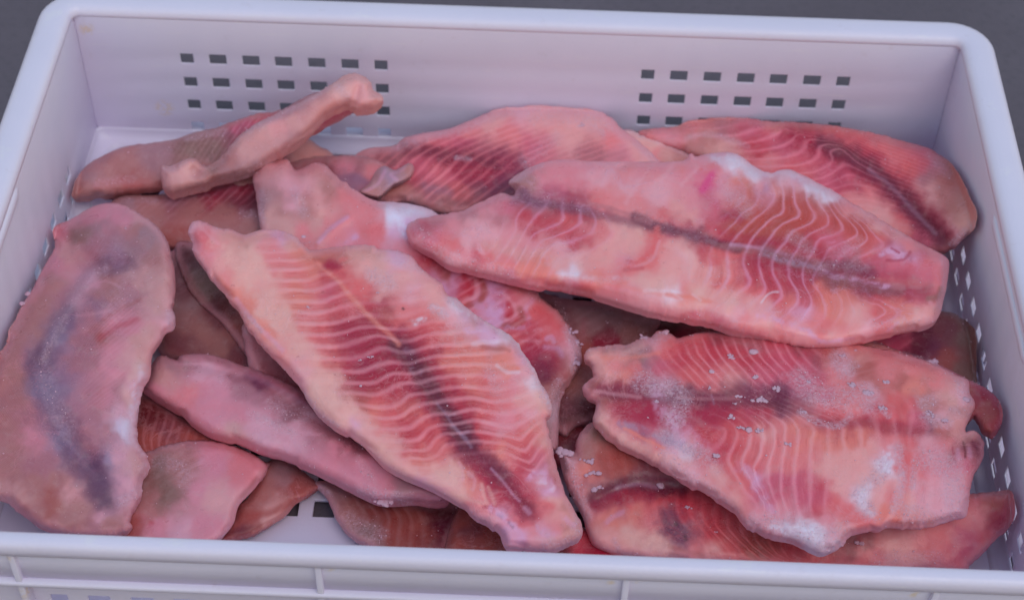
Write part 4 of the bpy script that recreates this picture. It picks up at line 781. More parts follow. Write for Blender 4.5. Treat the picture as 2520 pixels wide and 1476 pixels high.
                (path('a1',(1360,420),(1460,440),(1560,490)),11,'brown',.6),(path('a1',(1510,480),(1580,500)),15,'crim',.8),(path('a1',(1700,420),(1640,430)),10,'coral',.5),(path('a1',(1600,560),(1680,590)),12,'red',.5),(path('a1',(2300,950),(2312,960)),4,'black',.85),
                (path('a1',(240,260),(400,330),(560,560),(760,860),(980,1180),(1150,1400)),18,'cream',-.45),
                (path('a1',(330,640),(480,800),(640,980),(780,1120),(930,1240)),14,'orange',.5),(path('a1',(520,850),(640,1020),(760,1160),(900,1290),(1010,1400)),8,'lilac',.6),(path('a1',(120,60),(240,190),(320,250)),7,'palepink',.7),
                (path('a3',(1060,400),(1060,520),(1100,620)),6,'cream',.7),(path('a3',(1140,420),(1180,500),(1180,600)),6,'palepink',.7),(path('a3',(1240,520),(1310,600),(1290,700)),7,'palepink',.7),(path('a3',(1380,660),(1400,780),(1440,850)),7,'cream',.8),(path('a3',(1450,680),(1490,780),(1520,860)),6,'cream',.6),
                (path('a3',(760,620),(950,660),(1100,650)),6,'cream',.8),(path('a3',(1010,740),(1150,770),(1300,830),(1400,850)),7,'cream',.7),(path('a3',(1400,890),(1480,890)),7,'crim',.6),
                (path('a3',(1560,970),(1600,1000)),8,'grey',.9),(path('a3',(1680,1060),(1720,1110)),8,'grey',.8),(path('a3',(1480,900),(1600,980),(1720,1080),(1810,1240)),16,'lilac',.7),(path('a3',(1980,1080),(2040,1200),(2140,1190)),10,'lilac',.8),
                (path('a3',(2250,1000),(2370,1090)),12,'lilac',.5),(path('a3',(1900,560),(2020,560),(2100,700)),22,'lilac',.65),(path('a3',(2000,630),(2140,690)),10,'white',.5),(path('a2',(2300,1260),(2450,1200),(2520,1230)),26,'pink',.7),(path('a3',(1650,40),(1850,0)),24,'pink',.6),
                (path('a4',(230,420),(340,380)),12,'white',.8),(path('a4',(430,260),(520,300)),14,'white',.5),(path('a4',(620,180),(760,280),(900,360)),16,'white',.7),(path('a4',(1000,420),(1250,550),(1400,760),(1560,1020),(1660,1300)),12,'white',.8),(path('a4',(780,500),(900,500),(1080,560)),12,'lilac',.6),(path('a4',(850,640),(1100,620)),8,'white',.5),
                (path('a4',(950,680),(1150,700),(1230,720)),9,'brown',.6),(path('a4',(1130,890),(1310,900)),11,'orange',.8),(path('a4',(1180,830),(1090,800)),12,'orange',.6),(path('a4',(1100,870),(1210,940),(1330,940)),6,'white',.6)],
       relief=[(path('a1',(1200,330),(1650,710),(2260,1330))+path('a2',(1580,760),(1880,1200))+path('a3',(1300,320),(1900,980)),14,-1.6),(path('a1',(700,500),(1200,1200))+path('a2',(700,1050)),60,1.8),(path('a2',(1200,500),(1300,1000)),40,1.0)],
       frost=[(path('a1',(1980,600),(2150,680)),34,.9),(path('a1',(2250,430),(2480,520)),24,.9),(path('a4',(620,180),(900,330),(1250,560),(1450,850),(1650,1250)),24,1.),(path('a4',(420,250),(540,340)),20,.9),(path('a1',(20,60),(30,250),(140,480),(300,700)),16,.6),(path('a2',(300,920),(480,1150),(660,1290)),12,1.),(path('a3',(2080,1320),(2400,1240),(2440,1000)),28,.9),(path('a1',(600,1000),(780,1180)),14,.7),(path('a1',(1100,160),(1180,230)),16,.8),(path('a2',(2300,700),(2400,900)),30,.5)],
       edge=('palepink',.5,10), line_col='palepink', seed=61, g=3, rag=1.7, grains=420, lump=.8)

LB = [(1, path('b2', (1540,480),(1560,620),(1480,740),(1350,810),(1180,990),(1070,1130))+path('b4', (1100,100),(1100,200),(1120,320),(1060,400),(970,440))),
      (2, path('b2', (1750,560),(1720,690),(1600,780),(1480,900),(1320,1060),(1240,1150))+path('b4', (1280,100),(1280,230),(1320,380),(1260,450),(1120,490))),
      (3, path('b2', (1830,450),(1840,600),(1880,700),(1860,780),(1750,860),(1600,970),(1510,1090))+path('b4', (1480,200),(1480,320),(1530,430),(1440,520),(1360,560))),
      (4, path('b2', (1980,470),(1990,600),(2040,750),(2070,820),(1950,890),(1780,1000),(1700,1110))+path('b4', (1640,230),(1650,380),(1690,500),(1640,600),(1560,600))),
      (5, path('b2', (2140,450),(2160,600),(2200,780),(2230,900),(2080,970),(1950,1080),(1880,1170))+path('b4', (1760,260),(1800,380),(1880,520),(1840,640),(1700,670))),
      (6, path('b3', (480,100),(540,190),(590,290),(560,340),(420,410),(320,480),(270,590))+path('b4', (1950,300),(1960,430),(2040,560),(2010,700),(1900,740))),
      (7, path('b3', (560,130),(640,240),(700,340),(690,390),(560,430),(480,480),(430,580))+path('b4', (2100,300),(2110,450),(2190,620),(2180,740),(2050,790))),
      (8, path('b3', (640,170),(720,250),(760,290),(830,370),(820,430),(700,480),(580,560))+path('b4', (2210,440),(2280,580),(2360,690),(2320,790),(2180,850))),
      (9, path('b3', (700,190),(770,250),(840,320),(920,420),(930,470),(850,510),(740,560),(640,640))+path('b3', (600,930),(690,1020),(700,1130),(600,1200))),
      (10, path('b3', (780,230),(850,280),(950,370),(1020,460),(1060,500),(1000,550),(900,600),(760,680))),
      (11, path('b3', (1090,1100),(1020,1040),(850,990))+path('b3', (1090,1100),(960,1190))),(12, path('b3', (1210,1110),(1120,1050),(950,970))+path('b3', (1210,1110),(1080,1200))),
      (0, path('b2', (1350,450),(1380,600),(1250,760),(1000,960))+path('b4', (900,120),(900,280),(850,400))),
      (-1, path('b2', (1000,500),(900,750),(760,980))+path('b4', (720,80),(700,260),(620,380))),
      (-2.5, path('b1', (2380,60),(2200,240),(2100,420))+path('b1', (2400,760),(2330,950),(2100,1030))), (-4, path('b1', (2000,80),(1850,260),(1800,400))+path('b1', (1950,640),(1900,780),(1700,870))),
      (-5, path('b1', (1800,560),(1770,680),(1600,780),(1450,800))), (-6, path('b1', (1660,500),(1640,620),(1500,700),(1330,760))), (-7, path('b1', (1500,460),(1490,600),(1400,640),(1250,700))), (-8, path('b1', (1330,470),(1230,560),(1150,680))), (-9, path('b1', (1180,440),(1090,540),(1060,680)))]
fillet('B', 'largest fillet, pink with rust V stripes and dark centre line, across the top right',
       path('D', (1000,562),(1012,545),(1040,536),(1110,525),(1150,515),(1180,498),(1225,478),(1240,476),(1262,482),(1268,468),(1252,448),(1280,425),(1320,405),(1360,395),(1400,392),(1450,396),(1550,398),(1620,398),(1680,395),(1700,378),(1712,385),(1740,379),(1790,374),(1825,385),(1855,408),(1895,425),(1925,417),(1960,424),(2010,448),(2050,470),(2110,506),(2150,530),(2200,560),(2250,590),(2300,615),(2328,632),(2336,650),(2332,690),(2322,740),(2312,775),(2290,800),(2230,815),(2160,828),(2100,845),(2050,854),(1980,855),(1920,843),(1860,828),(1800,815),(1750,798),(1700,790),(1640,782),(1560,760),(1450,728),(1380,715),(1300,705),(1230,685),(1180,672),(1130,662),(1100,655),(1060,628),(1020,605),(1003,585)),
       [(1000,570,58),(1250,470,56),(1400,420,56),(1790,400,58),(1600,600,66),(2000,450,58),(2330,640,60),(2300,780,58),(2000,830,56),(1500,720,56),(1900,640,66),(1150,640,56)], 11, 60,
       [('b1', [(120,640,'rose',0),(200,620,'crim',0),(250,700,'rose',0),(120,750,'pink',0),(300,600,'mauve',0),(450,600,'pink',0),(600,540,'mauve',0),(250,820,'rose',0),(350,900,'coral',0),(450,950,'palepink',0),(500,850,'coral',0),(600,780,'palepink',0),(700,700,'palepink',.1),(850,700,'palepink',.1),(700,950,'red',.1),(800,950,'coral',0),(950,1020,'salmon',.2),(600,1020,'pink',0),(800,1080,'pink',0),(1050,1120,'rose',0),(1150,1060,'orange',.3),(1250,1020,'orange',.5),(1400,1060,'orange',.4),(850,850,'peach',.4),(1050,870,'peach',.6),(1250,880,'peach',.6),(1450,950,'peach',.3),(1000,760,'pink',.1),(1200,780,'pink',.1),(900,560,'mauve',.1),(1000,450,'rose',.1),(850,450,'pink',0),(1000,340,'mauve',0),(1150,360,'plum',0),(1150,560,'red',.9),(1280,610,'red',.9),(1250,450,'grey',.1),(1350,480,'mauve',.5),(1430,480,'crim',.8),(1580,480,'crim',.8),(1420,680,'red',.9),(1580,700,'red',.8),(1560,580,'coral',.9),(1730,580,'crim',.8),(1680,780,'red',.5),(1850,680,'salmon',.4),(1700,680,'pink',.6),(1500,800,'palepink',.1),(1150,250,'tan',0),(1100,200,'ash',0),(1300,220,'pink',0),(1400,110,'pink',0),(1500,200,'pink',0),(1350,320,'rose',0),(1500,330,'rose',0),(1620,380,'red',0),(1600,100,'pink',0),(1750,80,'pink',0),(1750,200,'palepink',0),(1900,200,'palepink',.1),(1700,300,'pink',0),(1850,330,'salmon',.1),(1800,400,'coral',0),(2000,400,'salmon',0),(2100,150,'salmon',.2),(2100,300,'palepink',.1),(2200,420,'salmon',0),(2300,200,'salmon',.2),(2400,350,'palepink',0),(1980,700,'peach',0),(2100,700,'peach',0),(2200,720,'cream',0),(2330,720,'coral',.2),(2320,850,'coral',.2),(2240,920,'coral',.2),(2100,850,'peach',0),(1950,850,'peach',.1),(2050,960,'pink',.1),(1850,950,'peach',0),(1650,1000,'peach',0),(1900,1080,'salmon',0),(1600,1080,'white',0),(1800,1120,'orange',0),(2100,1040,'coral',0),(1700,1180,'coral',0),(1400,1150,'rose',0),(1200,1160,'rose',0),(1950,1200,'pink',0),(2200,1150,'cream',0),(2350,1250,'peach',0),(1900,1280,'pink',0),(2200,1350,'palepink',0),(1600,1220,'rose',0)]),
        ('b2', [(100,350,'pink',0),(300,250,'pink',.1),(550,220,'salmon',.1),(500,400,'pink',.1),(250,450,'palepink',0),(700,300,'pink',.1),(880,430,'magenta',0),(850,500,'rose',0),(950,250,'coral',0),(1100,350,'pink',0),(700,100,'pink',0),(900,80,'pink',0),(1100,60,'pink',0),(1050,120,'white',0),(1250,180,'white',0),(1400,250,'white',0),(1550,320,'white',0),(700,600,'pink',0),(950,600,'rose',0),(1150,600,'pink',0),(1000,750,'rose',0),(1200,800,'crim',0),(700,850,'peach',0),(500,700,'peach',0),(300,650,'palepink',0),(350,800,'coral',0),(850,900,'pink',0),(1000,950,'red',.1),(1250,480,'orange',.3),(1350,450,'orange',.3),(1430,600,'orange',.6),(1350,560,'salmon',.3),(1500,500,'orange',.4),(1600,560,'lilac',.2),(1700,620,'lilac',.3),(1600,680,'mauve',.5),(1750,500,'orange',.5),(1900,550,'rust',.9),(1900,620,'brown',1),(1900,380,'palepink',.2),(1750,350,'palepink',0),(1880,280,'white',0),(2050,350,'lilac',0),(2070,550,'rust',.9),(2100,700,'rust',1),(2050,420,'peach',.5),(2200,480,'white',.1),(2230,650,'rust',.7),(1250,1050,'brown',.9),(1200,1150,'deep',.6),(1400,880,'brown',.8),(1550,870,'rust',1),(1450,1000,'brown',.9),(1750,780,'brown',1),(1700,930,'rust',1),(1600,1050,'brown',1),(1950,750,'rust',1),(1900,980,'brown',1),(1800,1080,'brown',.9),(2100,900,'rust',.9),(2050,1050,'red',.9),(2150,870,'rust',.8),(2250,1150,'red',.6),(2350,1050,'rose',.7),(1560,1170,'plum',.5),(1750,1200,'crim',.7),(1950,1220,'brown',.8),(2130,1260,'dusk',.5),(850,1080,'dark',0),(650,1050,'crim',0),(450,980,'crim',0),(400,1050,'rose',0),(200,900,'mauve',0),(250,1100,'coral',0),(250,1250,'coral',.1),(100,1200,'peach',0),(400,1250,'peach',0),(600,1250,'peach',0),(600,1400,'palepink',0),(900,1200,'red',0),(1100,1300,'coral',.3)]),
        ('b3', [(450,40,'white',0),(600,90,'white',0),(430,150,'rust',.8),(470,300,'coral',.8),(550,400,'rose',.5),(620,280,'rust',.9),(620,180,'rust',.8),(750,330,'rust',.9),(640,480,'rose',.4),(800,480,'coral',.8),(880,380,'rust',.9),(970,440,'rust',.9),(800,200,'salmon',.1),(850,230,'peach',0),(1000,320,'peach',0),(1000,450,'coral',.6),(1150,420,'peach',0),(1300,480,'salmon',0),(1100,510,'crim',.1),(1120,580,'lilac',0),(1220,610,'lilac',0),(1290,590,'crim',0),(1350,640,'lilac',0),(1440,600,'red',0),(1450,520,'peach',0),(1550,560,'palepink',0),(1600,640,'pink',0),(1500,680,'coral',0),(950,610,'coral',.7),(700,600,'rose',.3),(850,620,'mauve',.3),(1000,680,'red',0),(1150,700,'coral',0),(1300,730,'coral',0),(1450,740,'salmon',0),(1500,800,'rose',0),(1250,810,'crim',0),(1100,780,'crim',0),(1350,850,'mauve',0),(950,740,'plum',0),(800,730,'dark',0),(700,730,'dark',0),(620,720,'plum',0),(1500,880,'mauve',0),(1540,950,'brown',0),(1580,850,'salmon',0),(1400,950,'rose',0),(1250,950,'crim',0),(1100,920,'dusk',0),(900,900,'dark',0),(700,850,'brown',0),(550,820,'brown',0),(750,940,'orange',.1),(950,980,'coral',.3),(1150,1010,'orange',.4),(1350,1020,'salmon',0),(1500,1060,'peach',0),(850,1080,'peach',.3),(1000,1110,'coral',.8),(1150,1120,'coral',.8),(1280,1110,'orange',.3),(1050,1190,'coral',.5),(800,1170,'peach',.1),(900,1270,'palepink',0),(1200,1220,'cream',0),(1400,1150,'cream',0),(1450,1220,'palepink',0),(700,1250,'salmon',0),(550,1250,'coral',0),(400,1230,'salmon',0),(350,1320,'palepink',0),(550,1400,'peach',0),(200,1350,'peach',0),(800,1370,'peach',0),(500,900,'orange',.4),(500,1020,'rust',.7),(350,900,'coral',.6),(280,850,'rose',.8),(450,830,'dusk',.4)]),
        ('b4', [(600,450,'cream',0),(700,300,'peach',0),(850,180,'cream',0),(800,500,'salmon',0),(1000,330,'peach',.7),(1200,160,'coral',.4),(1200,330,'peach',.9),(1200,400,'coral',.8),(1380,180,'coral',.5),(1380,420,'coral',.9),(1400,300,'salmon',.8),(1580,180,'crim',.5),(1560,350,'red',.9),(1750,190,'crim',.6),(1870,240,'crim',.6),(1720,400,'red',.9),(1600,520,'coral',.8),(1750,580,'red',.8),(1900,400,'red',.9),(1950,600,'orange',.9),(1850,700,'coral',.8),(2030,420,'crim',.9),(2100,620,'rose',.9),(2020,290,'dark',.5),(2180,320,'dark',.4),(2100,750,'lilac',.7),(1950,780,'coral',.5),(2250,500,'coral',.8),(2270,700,'orange',.8),(2250,850,'salmon',.3),(2400,600,'orange',.8),(2400,420,'dark',.2),(2450,780,'orange',.6),(1100,500,'peach',.2),(1000,560,'cream',0),(1300,560,'peach',.3),(1300,640,'cream',0),(1600,680,'peach',.2),(1700,750,'palepink',0),(850,570,'orange',0),(700,540,'white',0),(500,500,'cream',0),(300,480,'pink',0),(100,450,'coral',0),(200,560,'pink',0),(500,620,'palepink',0),(900,700,'peach',0),(500,750,'pink',0),(300,680,'pink',0),(900,850,'rose',0),(1200,880,'rose',0),(1300,750,'palepink',0),(1500,880,'salmon',0),(1700,850,'peach',0),(1900,980,'salmon',0),(1500,980,'rose',0),(2100,950,'peach',0),(2300,1080,'salmon',0),(2450,1000,'peach',0),(2000,850,'palepink',0)])],
       lines=LB,
       strokes=[(path('b2',(1400,620),(1750,760),(2100,820)),60,'rust',.55),(path('b2',(1250,1080),(1600,980),(2000,1000)),46,'rust',.6),(path('b3',(350,330),(620,330),(860,420)),40,'rust',.5),(path('b4',(1550,330),(1800,400),(2080,480)),34,'crim',.35),(path('b2',(1100,1150),(1600,1180),(2300,1330)),24,'crim',.5),(path('b3',(300,620),(600,720),(950,800)),24,'crim',.5),(path('b3',(950,680),(1200,720),(1450,760)),34,'rose',.5),(path('b3',(800,880),(1100,950),(1450,930)),24,'crim',.45),(path('b1',(1100,360),(1500,390),(1700,440)),26,'plum',.35),(path('b1',(1000,330),(1150,370),(1350,430),(1620,470),(1850,530),(2100,590),(2350,650),(2500,690)),13,'plum',.45),(path('b1',(1750,430),(1950,480),(2100,520),(2280,560),(2400,640)),9,'mauve',.6),(path('b1',(1650,440),(1720,480)),10,'lilac',.5),
                (path('b2',(0,850),(250,950),(600,1050),(850,1120),(1100,1210),(1300,1250)),13,'dark',.65),(path('b2',(20,870),(200,930)),10,'mauve',.5),(path('b2',(1100,1220),(1350,1230),(1650,1290),(1950,1350),(2300,1420)),14,'mauve',.5),(path('b2',(1200,1200),(1500,1230),(1900,1330)),7,'lilac',.7),
                (path('b4',(1500,180),(1760,200),(1880,250),(2050,300),(2200,340)),22,'crim',.45),(path('b3',(0,560),(150,620),(300,660),(450,720),(600,800),(900,880),(1200,930)),18,'dusk',.55),
                (path('b3',(0,590),(150,640),(260,670),(480,720)),12,'bluegrey',.55),(path('b3',(500,710),(620,780),(760,800),(880,830),(1000,860)),9,'lilac',.9),(path('b3',(1040,870),(1110,880)),12,'lilac',.7),(path('b3',(1170,870),(1240,890)),14,'mauve',.8),(path('b3',(1300,890),(1400,890)),8,'mauve',.6),
                (path('b3',(560,700),(800,730),(950,760)),18,'dark',.5),(path('b3',(1480,980),(1560,960),(1590,900)),12,'olive',.6),(path('b3',(1490,1020),(1540,1060),(1570,1010)),6,'palepink',.7),
                (path('b3',(1050,600),(1150,560),(1180,620)),14,'lilac',.7),(path('b3',(1180,610),(1280,590)),13,'lilac',.7),(path('b3',(1140,540),(1210,580)),5,'crim',.8),(path('b3',(1100,650),(1250,640),(1310,570)),6,'crim',.6),
                (path('b2',(850,520),(880,430),(950,330)),14,'magenta',.75),(path('b2',(1150,830),(1230,800),(1300,850)),18,'crim',.55),(path('b2',(1150,560),(1250,520),(1280,600)),26,'pink',.5),
                (path('b2',(960,60),(1150,100),(1350,200),(1550,300),(1680,310)),22,'white',.75),(path('b2',(1250,190),(1450,270)),20,'white',.6),(path('b2',(1700,320),(1900,270),(2150,420),(2400,580)),12,'white',.6),(path('b2',(1620,350),(1640,500)),10,'lilac',.7),(path('b2',(2170,500),(2180,560)),14,'white',.5),(path('b2',(1000,60),(1120,60)),10,'magenta',.3),
                (path('b2',(310,450),(400,300),(480,200)),7,'palepink',.75),(path('b2',(580,460),(700,330),(800,230)),7,'palepink',.7),(path('b2',(40,450),(150,300),(220,210)),6,'palepink',.6),(path('b1',(2080,420),(2160,280),(2200,210)),7,'palepink',.6),
                (path('b1',(2360,650),(2350,820),(2260,920),(2200,960)),12,'coral',.75),(path('b1',(2390,770),(2320,940),(2160,1010)),6,'palepink',.7),(path('b1',(2070,1040),(2230,1020)),8,'red',.5),(path('b1',(2100,960),(2160,975)),12,'red',.35),
                (path('b1',(870,990),(1000,1000),(1300,1090),(1600,1110),(2000,1180),(2400,1270)),8,'orange',.3),(path('b1',(1500,1080),(1620,1100)),14,'white',.5),(path('b1',(1700,1110),(1780,1120)),10,'white',.35),(path('b1',(1900,1120),(2000,1110)),10,'white',.4),(path('b1',(720,820),(770,900)),12,'palepink',.7),(path('b1',(590,720),(610,800)),22,'palepink',.6),
                (path('b1',(890,850),(910,930)),9,'palepink',.6),(path('b1',(1060,880),(1080,960)),9,'palepink',.5),(path('b1',(1200,890),(1230,960)),9,'palepink',.5),(path('b1',(1350,930),(1360,990)),8,'palepink',.5),
                (path('b4',(400,510),(700,520),(780,560)),7,'white',.4),(path('b4',(640,550),(780,570),(900,580),(1100,630)),10,'orange',.75),(path('b4',(910,550),(1000,610)),4,'white',.4),(path('b4',(690,500),(730,550),(800,600)),4,'white',.4),(path('b4',(0,400),(200,430)),8,'orange',.4),
                (path('b4',(1620,780),(1750,800),(1900,850),(2080,910),(2200,1000),(2300,1060),(2480,1040)),9,'lilac',.8),(path('b4',(1650,640),(1700,570),(1760,530),(1830,525)),3.5,'white',.8),
                (path('b3',(400,1270),(480,1350),(560,1380),(800,1340)),7,'lilac',.7),(path('b3',(1100,1280),(1170,1230),(1200,1200)),5,'lilac',.7)],
       relief=[(path('b1',(1100,390),(1700,480),(2350,640))+path('b2',(850,1120),(1500,1230),(2300,1420))+path('b3',(450,720),(900,850),(1400,900)),16,-2.2),(path('b2',(1550,480),(1750,400),(1900,500)),34,1.4),(path('b2',(1680,300),(1650,420),(1600,500)),12,-2.4),(path('b2',(1000,700),(1300,700)),34,1.2),(path('b1',(1000,950),(1800,1150))+path('b4',(700,560),(1700,780),(2300,1050)),30,1.8),(path('b1',(200,750),(700,900)),40,1.6)],
       frost=[(path('b2',(1000,80),(1300,160),(1600,320)),30,.9),(path('b2',(1950,300),(2400,560)),16,.9),(path('b2',(1150,530),(1300,620),(1380,760)),34,.6),(path('b3',(480,690),(750,690),(900,720)),20,.45),(path('b3',(250,420),(400,560)),26,.55),(path('b1',(100,600),(250,800),(500,950),(1000,1100)),38,.6),(path('b1',(950,340),(1400,400),(1800,500)),30,.3),(path('b3',(1610,620),(1620,850),(1560,1080)),16,.9),(path('b1',(1010,240),(1300,60)),14,.8),(path('b2',(0,800),(500,1000),(950,1150)),30,.3),(path('b3',(1000,1230),(1450,1200)),26,.5),(path('b1',(1500,1080),(2000,1150)),14,.5),(path('b3',(850,470),(700,580)),26,.5)],
       edge=('palepink',.45,10), line_col='lilac', thin=1.0, seed=62, g=3, rag=1.5, grains=520, lump=.8)

LN = [(-5, path('n3', (470,60),(430,150),(330,230))),(-4, path('n3', (570,90),(530,210),(500,300),(560,420),(640,560))),(-3, path('n3', (680,80),(640,220),(610,320),(680,450),(780,620))),(-2, path('n3', (775,100),(750,250),(710,360),(740,500),(830,690))),(-1, path('n3', (870,60),(860,200),(820,340),(830,500),(890,650))),
      (0, path('n3', (954,0),(950,200),(920,400),(920,550),(960,680))),(1, path('n3', (1064,60),(1050,250),(1020,420),(1050,660))),(2, path('n3', (1180,30),(1160,260),(1150,450),(1160,640))),(3, path('n3', (1299,30),(1300,200),(1295,420),(1280,660))),
      (4, path('n3', (1419,30),(1430,200),(1430,400),(1420,600))),(5, path('n3', (1553,30),(1570,200),(1580,450))),(6, path('n2', (1140,880),(1180,1100))+path('n3', (1740,430),(1720,600))),(7, path('n2', (1330,760),(1350,1000))+path('n3', (1870,300),(1860,600),(1800,760),(1680,900))),(8, path('n2', (1540,800),(1520,1000))+path('n3', (1960,160),(2030,350),(1990,560),(1960,740),(1790,940))),(9, path('n3', (2130,400),(2100,750),(1900,950))),(10, path('n3', (2260,450),(2240,780),(2050,960)))]
LN += [(k+2, path('n1', (1340+108*k,170),(1400+108*k,290),(1530+108*k,430),(1650+108*k,560))) for k in range(-4, 9)]
